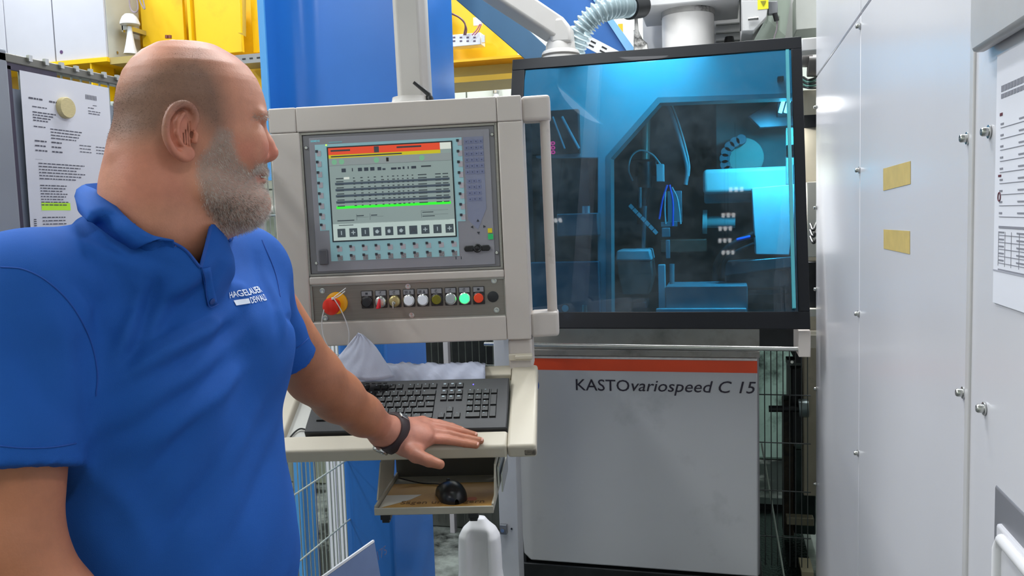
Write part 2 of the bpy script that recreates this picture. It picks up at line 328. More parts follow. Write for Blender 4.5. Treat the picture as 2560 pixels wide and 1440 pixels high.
# electric recess left with red display
a = q(1330, 282); b = q(1452, 395)
part('display_box', MB().box((a[0], 3.74, b[2]+.02), (b[0], 3.79, a[2])), mat('display_box_dark', '#15181c', .35), MC, bevel=.004)
mb = MB(); p0_ = q(1384, 330, 3.735)
mb.text('888', .05, (p0_[0]-.03, 3.738, p0_[2]-.04), (0, 0, -1), (1, 0, 0), bold=.001, width=.06)
part('red_digits', mb, mat('red_led', '#ff1030', .5, emit=16), MC)
part('cable_sleeve', MB().tube(arc([q(1405, 292, 3.72), q(1425, 330, 3.72), q(1448, 372, 3.7)]), .006, 8).tube(arc([q(1382, 292, 3.72), q(1400, 340, 3.72), q(1412, 372, 3.7)]), .004, 8), mat('cable_grey', '#b8bcc0', .5), MC, smooth=True)
a = q(1345, 400); b = q(1478, 800)
part('left_recess', MB().box((a[0], 3.8, b[2]), (b[0], 3.83, a[2])), mat('recess_dark', '#1c2226', .6), MC)
part('valve_box', MB().box((q(1400, 535)[0], 3.7, q(1400, 590)[2]), (q(1500, 535)[0], 3.79, q(1400, 535)[2])), mat('box_grey_blue', '#5d7078', .5), MC, bevel=.005)
part('filter_cup', MB().cyl(q(1465, 515, 3.72), q(1465, 560, 3.72), .018, 16), mat('clear_cup', '#b8c8cc', .2, .3), MC, smooth=True)
part('lower_panel', MB().box((q(1330, 655)[0], 3.73, q(1330, 800)[2]), (q(1500, 655)[0], 3.79, q(1330, 655)[2])), mat('panel_blue_grey', '#4f6c7a', .5), MC, bevel=.004)
gz = q(1414, 770, 3.70)
part('pressure_gauge', MB().lathe(gz, (0, -1, 0), [(.017, 0), (.017, .012), (.014, .013), (0, .013)], 24), whitep, MC, smooth=True)
part('gauge_rim', MB().lathe(gz, (0, -1, 0), [(.019, 0), (.019, .014), (.0165, .014), (.0165, 0)], 24), black, MC, smooth=True)
part('valve_knob', MB().cyl(q(1462, 782, 3.72), q(1462, 762, 3.72), .014, 12).cyl(q(1462, 790, 3.72), q(1462, 782, 3.72), .02, 12), steel, MC, smooth=True)
# sawing head things seen through the pane
YI = 4.15
def qi(x, y, Y=YI): p = onY(x, y, Y); return Vector((p.x, Y, p.z))
part('column_pipe', MB().cyl(qi(1615, 255, 4.4), qi(1612, 445, 4.4), .024, 16), mat('pipe_olive', '#8c8c7c', .4, .3), MC, smooth=True)
part('spindle_body', MB().cyl(qi(1612, 405), qi(1612, 470), .036, 20).cyl(qi(1612, 470), qi(1606, 500), .022, 20).cyl(qi(1606, 497), qi(1606, 560), .026, 20), darksteel, MC, smooth=True)
part('spindle_box', MB().box(qi(1570, 400, 4.2), qi(1645, 440, 4.28)), darksteel, MC, bevel=.004)
part('chrome_ram', MB().cyl(qi(1600, 468, 4.1), qi(1600, 520, 4.1), .010, 14).cyl(qi(1612, 515, 4.1), qi(1608, 625, 4.1), .013, 14), steel, MC, smooth=True)
part('cover_cap', MB().box(qi(1640, 410, 4.12), qi(1662, 455, 4.2)), lb, MC, bevel=.003)
part('hose_loop', MB().tube(arc([qi(1582, 452), qi(1572, 425), qi(1578, 392), qi(1600, 376), (qi(1630, 386)), qi(1652, 412)]), .0045, 8), mat('hose_pale', '#cfd4d0', .4), MC, smooth=True)
part('air_hose', MB().tube(arc([qi(1662, 242), qi(1684, 300), qi(1700, 350), qi(1714, 400), qi(1718, 430), qi(1714, 462)]), [.010]*41, 10), mat('hose_clear', '#8f9a9c', .35), MC, smooth=True)
part('air_hose', MB().tube(arc([qi(1672, 242), qi(1694, 300), qi(1712, 360), qi(1723, 410), qi(1722, 440)]), .004, 8), mat('hose_pale', '#cfd4d0', .4), MC, smooth=True)
bl = mat('hose_blue', '#1f6fe8', .3)
for pts in ([(1668, 462), (1656, 500), (1648, 548)], [(1674, 462), (1682, 505), (1682, 565)], [(1664, 470), (1662, 520), (1664, 560)], [(1680, 468), (1694, 500), (1702, 560)]):
    i = 0 if pts[0][0] in (1668, 1674) else 1
    part('thin_hose', MB().tube(arc([qi(*p, 4.1) for p in pts]), .005 if i == 0 else .004, 8), bl if i == 0 else mat('hose_pale', '#cfd4d0', .4), MC, smooth=True)
part('manifold', MB().box(qi(1652, 555, 4.1), qi(1694, 566, 4.14)).box(qi(1668, 478, 4.16), qi(1706, 555, 4.2)), mat('manifold_grey', '#7f9298', .4, .3), MC, bevel=.002)
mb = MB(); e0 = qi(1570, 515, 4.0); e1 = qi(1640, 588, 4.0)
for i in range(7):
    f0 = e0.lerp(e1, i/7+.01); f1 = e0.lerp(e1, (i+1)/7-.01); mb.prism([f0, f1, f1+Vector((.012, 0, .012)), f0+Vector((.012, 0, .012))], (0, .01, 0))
part('ribbed_reflection', mb, mat('reflection_pink', '#d8cfd0', .35, emit=0), MC)  # ribbed light reflection modelled as pale pink strips
part('motor_box', MB().prism([qi(1541, 652, 3.95), qi(1628, 652, 3.95), qi(1632, 690, 3.95), qi(1620, 738, 3.95), qi(1556, 738, 3.95), qi(1545, 690, 3.95)], (0, .2, 0)), mat('motor_dark', '#4a5550', .5), MC, bevel=.006)
part('motor_lid', MB().prism([qi(1538, 652, 3.945), qi(1630, 652, 3.945), qi(1624, 624, 3.945), qi(1542, 626, 3.945)], (0, .2, 0)), lb, MC, bevel=.008)
part('clamp_block', MB().box(qi(1654, 570, 4.0), qi(1676, 592, 4.05)).box(qi(1664, 600, 4.0), qi(1676, 645, 4.05)), mat('manifold_grey', '#7f9298', .4, .3), MC, bevel=.003)
part('saw_guide', MB().box(qi(1650, 600, 4.2), qi(1768, 628, 4.3)), mat('rusty_red', '#7a3a28', .6), MC, bevel=.006)
part('trough_post', MB().box(qi(1645, 662, 3.9), qi(1666, 800, 3.94)), lb, MC, bevel=.003)
part('chip_trough', MB().box(qi(1664, 716, 3.85), qi(1866, 800, 4.1)), mat('trough_grey', '#7e9096', .5), MC, bevel=.004)
part('trough_foot', MB().box(qi(1640, 772, 3.82), qi(1866, 800, 3.85)), lb, MC, bevel=.003)
part('upright_tube', MB().cyl(qi(1680, 660, 3.98), qi(1680, 715, 3.98), .012, 12), mat('hose_clear', '#8f9a9c', .35), MC, smooth=True)
mb = MB()
for i in range(9):
    a = 1.75+i*.33; c0 = qi(1862, 398, 4.3); r_ = .098
    for rr in (0,): mb.cyl(c0+Vector((r_*cos(a), -.03, r_*sin(a))), c0+Vector((r_*cos(a), .03, r_*sin(a))), .026, 12)
part('energy_chain', mb, mat('chain_grey', '#4a5358', .5), MC, bevel=.002)
part('hopper_plate', MB().cyl(qi(1858, 395, 4.36), qi(1858, 395, 4.38), .10, 30), mat('plate_olive', '#9aa08e', .5), MC)
part('rear_panel', MB().box(qi(1790, 262, 4.5), qi(1985, 470, 4.53)), mat('rear_olive', '#6a6f66', .5, var=.15), MC)
part('fuse_pair', MB().box(qi(1877, 366, 4.4), qi(1886, 396, 4.44)).box(qi(1889, 366, 4.4), qi(1898, 396, 4.44)), whitep, MC, bevel=.002)
part('upper_tank', MB().box(qi(1757, 424, 4.1), qi(1972, 480, 4.3)), mat('tank_pale', '#c2cbc2', .4), MC, bevel=.02, seg=4)
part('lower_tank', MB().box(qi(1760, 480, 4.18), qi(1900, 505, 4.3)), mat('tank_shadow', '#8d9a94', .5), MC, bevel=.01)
part('drum', MB().cyl(qi(1762, 555, 4.25), qi(1838, 555, 4.25), .03, 24).cyl(qi(1757, 555, 4.25), qi(1768, 555, 4.25), .06, 24), mat('tank_pale', '#c2cbc2', .4), MC, smooth=True)
part('white_cover', MB().prism([qi(1880, 470, 4.0), qi(1990, 460, 4.0), qi(1985, 560, 4.0), qi(1974, 638, 4.0), qi(1889, 636, 4.0)], (0, .12, 0)), mat('cover_white', '#f2f4f4', .4), MC, bevel=.004)
part('side_upright', MB().box(qi(1966, 320, 4.05), qi(1982, 460, 4.1)), mat('plate_olive', '#9aa08e', .5), MC)
part('cable_bundle', MB().tube(arc([qi(1790, 700, 4.0), qi(1792, 660, 4.0), qi(1822, 618, 3.98), qi(1885, 585, 3.98)]), .016, 10).tube(arc([qi(1805, 695, 3.97), (qi(1812, 655, 3.97)), qi(1840, 630, 3.96), qi(1885, 610, 3.96)]), .010, 10), darksteel, MC, smooth=True)
part('blue_clip', MB().tube([qi(1842, 600, 3.93), qi(1876, 592, 3.93)], .008, 8), bl, MC)
part('vise_arm', MB().prism([qi(1812, 655, 4.0), qi(1990, 640, 4.0), qi(1990, 668, 4.0), qi(1812, 690, 4.0)], (0, .1, 0)), mat('vise_grey', '#5c6a6c', .3, .5), MC, bevel=.006)
part('vise_body', MB().box(qi(1812, 676, 4.05), qi(1966, 712, 4.2)), mat('vise_body_grey', '#4c5a5c', .45, .3), MC, bevel=.008)
part('bed_rail', MB().box(qi(1750, 735, 4.3), qi(1985, 800, 4.5)).box(qi(1520, 755, 4.1), qi(1625, 800, 4.3)), mat('bed_dark', '#3e4c50', .4, .4), MC, bevel=.006)
part('hood_arm', MB().prism([qi(1870, 290, 4.1), qi(1985, 215, 4.1), qi(1985, 315, 4.1), qi(1900, 320, 4.1)], (0, .05, 0)), mat('arm_dark', '#23272d', .4), MC, bevel=.004)
part('latch', MB().box(qi(1944, 190, 3.74), qi(1958, 205, 3.78)).box(qi(1966, 362, 3.74), qi(1990, 394, 3.8)), darksteel, MC, bevel=.003)
# glowing strips added for a ceiling lamp mirrored in the pane
WL = thing('lamp_reflection', qi(1960, 262, 3.9), 'added twin glowing strips for a mirrored ceiling lamp, behind the blue window, upper corner', 'lamp')
le = mat('reflection_glow', '#ffffff', .5, emit=25)
for dx in (0, 14): part('glow_strip', MB().tube([qi(1950+dx, 282, 3.9), qi(1959+dx, 250, 3.9)], .008, 8), le, WL)
part('housing', MB().box(qi(1942, 240, 3.95), qi(1985, 292, 3.99)), darksteel, WL, bevel=.004)
def fill_light(loc, tgt, e, sz, col=(1, 1, 1)):
    l = bpy.data.lights.new('lamp_or_fill_light', 'AREA'); l.shape = 'DISK'; l.size = sz; l.energy = e; l.color = col
    o = bpy.data.objects.new('lamp_or_fill_light', l); COL.objects.link(o); o.location = loc; o.rotation_euler = (Vector(tgt)-Vector(loc)).to_track_quat('-Z', 'Y').to_euler(); return o
fill_light(qi(1930, 300, 3.86), qi(1925, 560, 4.0), 16, .12)  # added light that brightens the white cover
fill_light(Vector((-.3, 3.72, 2.30)), Vector((-.35, 4.0, 1.2)), 3.2, .5)  # added fill for the dark hood interior, no fixture of its own
fill_light(Vector((-.4, 3.60, 2.20)), Vector((-.5, 3.9, 2.0)), 1.8, .6)  # added fill behind the pane to lift the frame plate

# upper works above the hood
YU = 3.95
def qu(x, y, Y=YU): p = onY(x, y, Y); return Vector((p.x, Y, p.z))
part('head_housing', MB().box(qu(1595, 19), (qu(1850, 50).x, YU+.42, 3.1)), mwhite, MC, bevel=.006)
part('head_flange', MB().cyl((-.15, 4.12, qu(1717, 10, 4.12).z), (-.15, 4.12, qu(1717, 43, 4.12).z), .126, 40), mat('dirty_flange', '#9a9794', .5, var=.2, dirt=('#343230', .45, .6, 12)), MC, smooth=True)
part('suction_pipe', MB().cyl((-.15, 4.12, qu(1717, 40, 4.12).z), (-.15, 4.12, 2.29), .122, 40), mat('pipe_white', '#d9d5d2', .4), MC, smooth=True)
part('rear_plate', MB().box((qu(1600, 100).x-.03, 4.45, 2.3), (.36, 4.5, 3.1)), mwhite, MC)
for y in (62, 83, 103): part('rear_rib', MB().box((qu(1790, y, 4.44).x, 4.43, qu(1790, y, 4.44).z-.004), (qu(1940, y, 4.44).x, 4.45, qu(1790, y, 4.44).z+.002)), mat('rib_grey', '#8f8f8c', .5), MC)
part('side_plate', MB().prism([qu(1586, 40, 3.9), qu(1593, 40, 3.9), qu(1596, 88, 3.9), qu(1618, 108, 3.9), qu(1620, 128, 3.9), qu(1586, 128, 3.9)], (0, .03, 0)), mat('plate_stained', '#b5b3af', .5, dirt=('#2b2a29', .45, .6, 14)), MC, bevel=.003)
part('guide_plate', MB().prism([qu(1584, 75, 3.97), qu(1596, 75, 3.97), qu(1612, 110, 3.97), qu(1606, 135, 3.97), qu(1584, 135, 3.97)], (0, .02, 0)), mat('plate_stained', '#b5b3af', .5, dirt=('#2b2a29', .45, .6, 14)), MC)
part('rubber_foot', MB().tube([qu(1823, 110, 4.2), qu(1823, 92, 4.2)], [.028, .02], 14), black, MC, smooth=True)
SB = thing('switch_box', qu(1885, 40, 3.85), 'grey switch cabinet with latch and yellow warning sticker on the saw top', 'cabinet')
part('box', MB().prism([qu(1853, 0, 3.85), qu(1922, 0, 3.85), qu(1917, 42, 3.85), qu(1885, 76, 3.85), qu(1854, 78, 3.85)], (0, .35, 0)), mwhite, SB, bevel=.004)
part('box_upper', MB().box(qu(1853, 0, 3.85), (qu(1922, 0, 3.85).x, 4.2, 3.1)), mwhite, SB, bevel=.004)
part('handle', MB().tube([qu(1870, 48, 3.835), qu(1896, 45, 3.835)], .008, 8), steel, SB, smooth=True)
part('sticker', MB().box(qu(1894, -14, 3.848), qu(1921, 22, 3.85)), mat('sticker_yellow', '#e8e02a', .5), SB)
mb = MB(); s0 = qu(1908, 8, 3.845)
mb.prism([s0+Vector((-.012, 0, .010)), s0+Vector((.012, 0, .010)), s0+Vector((0, 0, -.012))], (0, .001, 0)); part('sticker_sign', mb, mat('sticker_dark', '#8c8620', .6), SB)
part('door_edge', MB().box(qu(1850, 0, 3.845), qu(1853, 78, 3.85)), darksteel, SB)
part('rear_cover', MB().prism([qu(1922, 0, 3.9), qu(1990, 0, 4.6), qu(1975, 100, 4.6), qu(1885, 100, 3.9), qu(1915, 45, 3.9)], (0, .02, 0)), mat('cover_green_white', '#c8d4c8', .5), SB)
CN = thing('sensor_connector', qu(1935, 20, 3.9), 'grey plug connector with hanging thin cable beside the switch cabinet', 'connector')
part('housing', MB().box(qu(1921, 4, 3.9), qu(1943, 38, 3.94)), mat('plug_grey', '#8f9094', .4), CN, bevel=.003)
part('plug', MB().tube([qu(1937, 34, 3.9), qu(1942, 52, 3.9)], .011, 10), black, CN, smooth=True)
part('cable', MB().tube(arc([qu(1942, 50, 3.9), qu(1943, 62, 3.9), qu(1940, 80, 3.9), qu(1935, 98, 3.9), qu(1934, 140, 3.9)]), .003, 6), mat('cable_mauve', '#8d8088', .5), CN, smooth=True)
# pale duct between hood and cabinet enclosure
DU = thing('side_duct', (.45, 4.0, 0), 'pale grey machine side column with cables, in the gap by the cabinet', 'column')
sb = mat('stained_beige', '#b3ab97', .5, var=.1, dirt=('#5a5244', .55, .8, 4))
part('upper_box', MB().box(qu(1990, -20, 4.0), qu(2042, 93, 4.2)), mat('duct_pale', '#c3c4be', .5), DU, bevel=.004)
part('bracket', MB().box(qu(2004, 96, 3.6), qu(2045, 136, 3.7)), mwhite, DU, bevel=.004)
part('motor', MB().cyl(qu(2020, 165, 3.75), qu(2045, 165, 3.75), .045, 20).cyl(qu(2004, 150, 3.75), qu(2030, 150, 3.75), .03, 20), mat('motor_grey', '#6f6b68', .4, .3), DU, smooth=True)
for i in range(5): part('cable', MB().tube(arc([qu(2008, 193+i*6, 3.8), qu(2022, 200+i*5, 3.75), qu(2045, 192+i*7, 3.8)]), .005, 6), mat('cable_teal' if i % 2 else 'cable_black', '#5f8f84' if i % 2 else '#23282a', .4), DU, smooth=True)
part('column', MB().box(qu(2008, 225, 3.85), (.56, 3.95, .3)), sb, DU, bevel=.004)
part('dark_slot', MB().box(qu(2010, 288, 3.84), qu(2042, 318, 3.85)), darksteel, DU)
part('pale_box', MB().box(qu(2018, 455, 3.72), qu(2050, 640, 3.8)), mat('cream_cover', '#d8d2c2', .5), DU, bevel=.003)
part('dark_block', MB().box(qu(2020, 655, 3.7), qu(2050, 770, 3.78)), darksteel, DU, bevel=.003)
for i in range(3): part('cable', MB().tube(arc([qu(2026, 560+i*16, 3.66), qu(2034, 575+i*16, 3.62), qu(2045, 550+i*22, 3.66)]), .006, 8), black, DU, smooth=True)
part('ledge', MB().box(qu(2015, 772, 3.66), qu(2050, 782, 3.8)).box(qu(2015, 838, 3.66), qu(2050, 858, 3.8)), mat('cream_cover', '#d8d2c2', .5), DU, bevel=.002)

# flexible hose from behind the hood up to the head housing
HS = thing('corrugated_hose', qu(1450, 128, 3.8), 'grey corrugated suction hose curving up to the saw head', 'hose')
path = arc([qu(1428, 150, 3.75), qu(1442, 105, 3.72), qu(1470, 55, 3.7), qu(1520, 20, 3.72), qu(1600, 14, 3.9)], 30)
rs = [.050+.0045*sin(i*2*pi/4.0) for i in range(len(path))]
# resample denser
pp = []; 
for i in range(len(path)-1):
    for k in range(2): pp.append(path[i].lerp(path[i+1], k/2))
L = 0; rs = []; 
for i, p in enumerate(pp):
    if i: L += (p-pp[i-1]).length
    rs.append(.046+.0075*sin(L*2*pi/.021))
part('bellows', MB().tube(pp, rs, 28), mat('hose_pearl', '#9fb0b5', .3, .3, var=.1), HS, smooth=True, ang=80)
part('end_collar', MB().cyl(qu(1572, 18, 3.82), qu(1602, 14, 3.9), .055, 24), darksteel, HS, smooth=True)

# console support arm: beam, elbow and turning flange on top of the saw
SA = thing('support_arm', qu(1400, 130, 3.55), 'beige square arm ending in a round swivel foot on the hood top', 'arm')
ar = mat('arm_beige', '#b9b5b1', .45, var=.03, dirt=('#5a5550', .66, .85, 8))
e0 = qu(1185, -60, 3.35); e1 = qu(1392, 78, 3.6)
dv = (e1-e0).normalized(); sd = dv.cross(Vector((0, 0, 1))).normalized(); un = sd.cross(dv)
mb = MB(); 
A_ = [(e0+sd*a*.05+un*b*.05) for a, b in ((-1, -1), (1, -1), (1, 1), (-1, 1))]; B_ = [(e1+sd*a*.05+un*b*.05) for a, b in ((-1, -1), (1, -1), (1, 1), (-1, 1))]
mb.add(A_+B_, [(0, 1, 2, 3), (7, 6, 5, 4), (0, 4, 5, 1), (1, 5, 6, 2), (2, 6, 7, 3), (3, 7, 4, 0)])
part('beam', mb, ar, SA, bevel=.014, seg=4)
ee = qu(1402, 100, 3.6)
part('elbow', MB().prism([qu(1366, 62, 3.54), qu(1382, 45, 3.54), qu(1408, 42, 3.54), qu(1424, 66, 3.54), qu(1428, 104, 3.54), qu(1378, 108, 3.54)], (0, .11, 0)), ar, SA, bevel=.012, seg=3)
fc = qu(1402, 140, 3.6); 
part('swivel_foot', MB().lathe(fc, (0, 0, 1), [(.082, -.04), (.082, .012), (.076, .02), (.066, .024), (.062, .05), (.052, .072), (.045, .08), (0, .08)], 32), ar, SA, smooth=True)
part('clamp_ring', MB().lathe(fc, (0, 0, 1), [(.0835, -.004), (.0835, .004), (.081, .004), (.081, -.004)], 32), mat('ring_dark', '#57534f', .5), SA, smooth=True)
# ================================================================ operator console (frame MK: x right, y depth, z up)
CO = thing('control_console', None, 'beige hanging control console with screen, button row and keyboard shelf', 'console', M=MK)
def kb(*a): return MB(MK)
T = .135
part('housing', kb().box((-.312, .012, -.352), (.305, T, .235)), beige, CO, bevel=.012, seg=4)
# front frame members (aluminium profile frame with corner joints)
for a, b in [((-.312, 0, .175), (-.245, .02, .235)), ((-.2445, 0, .175), (.2445, .02, .235)), ((.245, 0, .175), (.304, .02, .235)),
             ((-.312, 0, -.352), (-.2385, .02, .1745)), ((.2455, 0, -.352), (.304, .02, .1745)),
             ((-.238, 0, -.198), (.245, .02, -.179)), ((-.238, 0, -.352), (.245, .02, -.292))]:
    part('frame_member', kb().box(a, b), beige, CO, bevel=.0035, seg=3)
# right hand grip
part('grip_mount', kb().prism([(.303, .02, .235), (.372, .035, .238), (.372, .035, .178), (.303, .02, .176)], (0, .075, 0)), beige, CO, bevel=.008, seg=3)
part('grip_mount', kb().prism([(.303, .02, -.290), (.372, .035, -.290), (.372, .035, -.352), (.303, .02, -.352)], (0, .075, 0)), beige, CO, bevel=.008, seg=3)
part('grip_tube', kb().cyl((.357, .062, -.295), (.357, .062, .18), .0125, 20), beige, CO, smooth=True)
# screen unit
bz = mat('bezel_grey', '#7d7c80', .38, .15, var=.03, bump=.05, bscale=900)
bz2 = mat('bezel_light', '#93929a', .4, .1, var=.03)
part('recess_edge', kb().box((-.2395, .004, -.176), (-.234, .02, .172)).box((.237, .004, -.176), (.2425, .02, .172)).box((-.2395, .004, .168), (.2425, .02, .173)).box((-.2395, .004, -.177), (.2425, .02, -.172)), alu, CO)
SU = part('screen_unit', kb().box((-.234, .007, -.172), (.237, .03, .168)), bz, CO, bevel=.002)
part('face_plate', kb().box((-.217, .0045, -.166), (.224, .008, .160)), bz2, SU, bevel=.001)
part('film', kb().prism([(-.203, .0043, .143), (.157, .0043, .143), (.157, .0043, -.058), (.138, .0043, -.058), (.138, .0043, -.142), (-.180, .0043, -.142), (-.180, .0043, -.066), (-.203, .0043, -.066)], (0, -.0006, 0)), mat('film_teal', '#a2d0d8', .4, var=.02), SU)
part('key_film', kb().prism([(.161, .0043, .143), (.209, .0043, .143), (.209, .0043, -.03), (.186, .0043, -.08), (.163, .0043, -.055)], (0, -.0004, 0)), mat('film_violet', '#858aa2', .45), SU)
mb = kb(); mb.text('SIEMENS', .0062, (-.213, .0043, .150), (1, 0, 0), (0, 0, 1), bold=.0001); part('lettering', mb, mat('logo_teal', '#74c4cf', .4, emit=.3), SU)
part('print_bar', kb().box((-.168, .0034, .1455), (-.135, .0036, .1485)), mat('lettering_teal', '#86b4bc', .5), SU)
part('indicator', kb().box((-.176, .003, .1395), (-.173, .0036, .1425)), mat('led_green', '#a8ff30', .4, emit=2), SU)
# display: lit picture with coloured rows
D0, D1, E0, E1 = -.170, .131, -.092, .133
part('display_border', kb().box((D0-.0035, .0026, E0-.003), (D1+.003, .0036, E1+.003)), mat('display_border', '#16222c', .3), SU)
def lit(name, c, e): return mat(name, c, .35, var=.0, emit=e*1.35, dim=.3)
scr = part('display', kb().box((D0, .0018, E0), (D1, .0026, E1)), lit('screen_grey', '#a2b5b2', .34), SU)
def sx(t): return D0+(D1-D0)*t
def sy(t): return E1-(E1-E0)*t
def sbox(mb, a, b, c, d, y=.0016): mb.box((sx(a), y, sy(b)), (sx(c), .0018, sy(d)))
def spart(name, rects, m_, y=.0016):
    mb = kb(); [sbox(mb, *r, y) for r in rects]; return part(name, mb, m_, scr, kind='stuff' if name == 'print_row' else None)
spart('header_bar', [(0, 0, .912, .075)], lit('screen_red', '#e04a2a', .55))
spart('message_bar', [(0, .075, .912, .112)], lit('screen_yellow', '#cfc21c', .5))
spart('footer_area', [(.0, .82, 1, 1)], lit('screen_pale', '#c3d6d0', .45))
spart('tool_row', [(0, .112, 1, .19)], lit('screen_grey2', '#a3aeae', .33))
spart('dark_row', [(.04, .375+.066*i, .975, .400+.066*i) for i in range(4)], lit('screen_row', '#5d6f80', .2))
spart('green_row', [(.04, .628, .975, .657)], lit('screen_green', '#2fe22f', .75))
spart('line', [(.0, .19, 1, .192), (.04, .822, .96, .824), (.2, .755, .30, .757), (.31, .755, .42, .757), (.2, .72, .202, .79), (.31, .72, .312, .79), (.73, .715, .95, .717), (.73, .76, .95, .762), (.73, .715, .732, .79)], lit('screen_line', '#66787c', .1))
spart('input_field', [(.115, .318, .16, .342), (.91, .0, 1, .07)], lit('screen_white', '#dfe6dc', .5), .0015)
rects = []
for r_ in range(10):
    yy = .318+.033*r_
    for cx in (.05, .19, .25, .31, .36, .42, .47, .51, .55, .59, .63, .67, .72, .86, .92):
        ww = {.05: .06, .72: .07, .86: .045, .92: .045}.get(cx, .018*random.uniform(.6, 1.3)); rects.append((cx, yy+.008, cx+ww, yy+.018))
rects += [(.02, .022, .18, .04), (.56, .018, .76, .036), (.02, .087, .6, .10), (.2, .735, .26, .745), (.32, .735, .37, .745), (.04, .78, .18, .79), (.74, .73, .83, .738), (.74, .772, .84, .78), (.05, .833, .17, .84), (.75, .235, .83, .25)]
spart('print_row', rects, lit('screen_text', '#4a5a64', .12), .0014)
spart('icon', [(.10, .225, .135, .265), (.185, .225, .193, .26), (.235, .225, .268, .262), (.285, .225, .32, .262), (.335, .225, .37, .262), (.395, .228, .425, .262), (.435, .243, .46, .262), (.505, .24, .55, .262), (.56, .24, .585, .262), (.6, .235, .615, .262), (.64, .235, .65, .262), (.67, .235, .71, .262)], lit('screen_icon', '#4b5a6c', .12), .0014)
for tx in (.045, .105, .39, .76): part('round_icon', kb().cyl((sx(tx), .0012, sy(.152)), (sx(tx), .0017, sy(.152)), .0065, 16), lit('screen_greenish', '#7dbb94', .45), scr)
spart('small_icon', [(.47, .13, .49, .172)], lit('screen_dark', '#2a2024', .05), .0012)
spart('header_icon', [(.375, .005, .415, .07)], lit('screen_icon2', '#59606a', .15), .0014)
for i in range(10):
    a = .035+i*.0985
    ic = part('soft_button', kb().box((sx(a), .001, sy(.965)), (sx(a+.066), .0018, sy(.872))), lit('screen_button', '#5c6c74', .18), scr, bevel=.0004)
    mb = kb(); cx_ = sx(a+.033); cz_ = sy(.918)
    g = [(-.3, -.3, .3, .3)] if i == 6 else [(-.05, -.35, .05, .35)]
    if i == 6: mb.prism([(cx_-.006, .0009, cz_-.005), (cx_-.005, .0009, cz_-.006), (cx_+.006, .0009, cz_+.005), (cx_+.005, .0009, cz_+.006)], (0, -.0002, 0)).prism([(cx_-.006, .0009, cz_+.005), (cx_-.005, .0009, cz_+.006), (cx_+.006, .0009, cz_-.005), (cx_+.005, .0009, cz_-.006)], (0, -.0002, 0)); part('cross_symbol', mb, inkm, scr)
    else:
        mb.box((cx_-.001, .0006, cz_-.005), (cx_+.001, .001, cz_+.005)); 
        if i % 2: mb.box((cx_-.005, .0006, cz_-.001), (cx_+.005, .001, cz_+.001))
        if i in (3, 4, 5): mb.box((cx_-.004, .0006, cz_-.004), (cx_+.003, .001, cz_+.003))
        part('button_symbol', mb, lit('screen_symbol', '#b8c8cc', .4), scr)
kl = mat('softkey_label', '#b9b2ba', .4); ks = mat('softkey_dark', '#30333c', .4)
for i in range(8):
    for u in (-.199, .147):
        z = (.128 if u < 0 else .137)-i*.0255
        part('side_key', kb().box((u, .003, z-.013), (u+.010, .0038, z)), kl, SU); part('key_led', kb().box((u-.003, .002, z-.004), (u+.003, .0034, z+.002)), ks, SU)
for i in range(10):
    u = -.163+i*.0315
    for z in (-.108, -.130):
        part('function_key', kb().box((u, .003, z-.011), (u+.012, .0038, z+.001)), kl if z > -.12 else mat('softkey_photo', '#8d8a8e', .4, var=.4, scale=300), SU); part('key_led', kb().box((u-.001, .002, z-.002), (u+.005, .0034, z+.004)), ks, SU)
kp = mat('membrane_key', '#7a80a0', .45)
for r_ in range(6):
    for c_ in range(4): part('membrane_key', kb().box((.163+c_*.0118, .0032, .136-r_*.0145-.009), (.1725+c_*.0118, .004, .136-r_*.0145)), kp, SU)
for r_ in range(4):
    for c_ in range(3): part('membrane_key', kb().box((.166+c_*.0118, .0032, .042-r_*.0145-.009), (.1755+c_*.0118, .004, .042-r_*.0145)), kp, SU)
mb = kb()
for r_ in range(6):
    for c_ in range(4): mb.box((.1665+c_*.0118, .0028, .136-r_*.0145-.006), (.169+c_*.0118, .0032, .136-r_*.0145-.003))
for r_ in range(4):
    for c_ in range(3): mb.box((.1695+c_*.0118, .0028, .042-r_*.0145-.006), (.172+c_*.0118, .0032, .042-r_*.0145-.003))
part('key_print', mb, mat('key_print', '#454c68', .5), SU)
for (a, b) in ((0, 1), (0, -1), (1, 0), (-1, 0)):
    cx_, cz_ = .187+a*.0145, -.073+b*.0145
    part('arrow_key', kb().prism([(cx_+a*.004, .003, cz_+b*.004), (cx_-b*.0035-a*.002, .003, cz_+a*.0035-b*.002), (cx_+b*.0035-a*.002, .003, cz_-a*.0035-b*.002)], (0, .001, 0)), ks, SU)
part('yellow_key', kb().box((.210, .002, -.089), (.2205, .0038, -.078)), mat('key_yellow', '#e6cf1a', .4), SU)
part('green_key', kb().box((.210, .002, -.105), (.2225, .0038, -.0915)), mat('key_green', '#2fbf6d', .4), SU)
part('track_button', kb().prism([(.153+.004*0, .004, -.118), (.173, .004, -.118), (.173, .004, -.132), (.153, .004, -.132), (.150, .004, -.125)], (0, -.006, 0)), black, SU, bevel=.002)
part('track_button', kb().prism([(.193, .004, -.118), (.211, .004, -.118), (.215, .004, -.125), (.211, .004, -.132), (.193, .004, -.132)], (0, -.006, 0)), black, SU, bevel=.002)
part('track_ball', kb().lathe((.183, .004, -.125), (0, -1, 0), [(.0105, 0), (.0105, .006), (.008, .0075), (.006, .006), (0, .008)], 20), black, SU, smooth=True)
part('port_cover', kb().box((-.209, -.003, -.150), (-.187, .005, -.112)), mat('port_grey', '#5c5b62', .45), SU, bevel=.003)
mb = kb().box((.128, .004, -.150), (.130, .0045, -.143)).box((.141, .004, -.150), (.1425, .0045, -.143)); part('print_mark', mb, ks, SU)
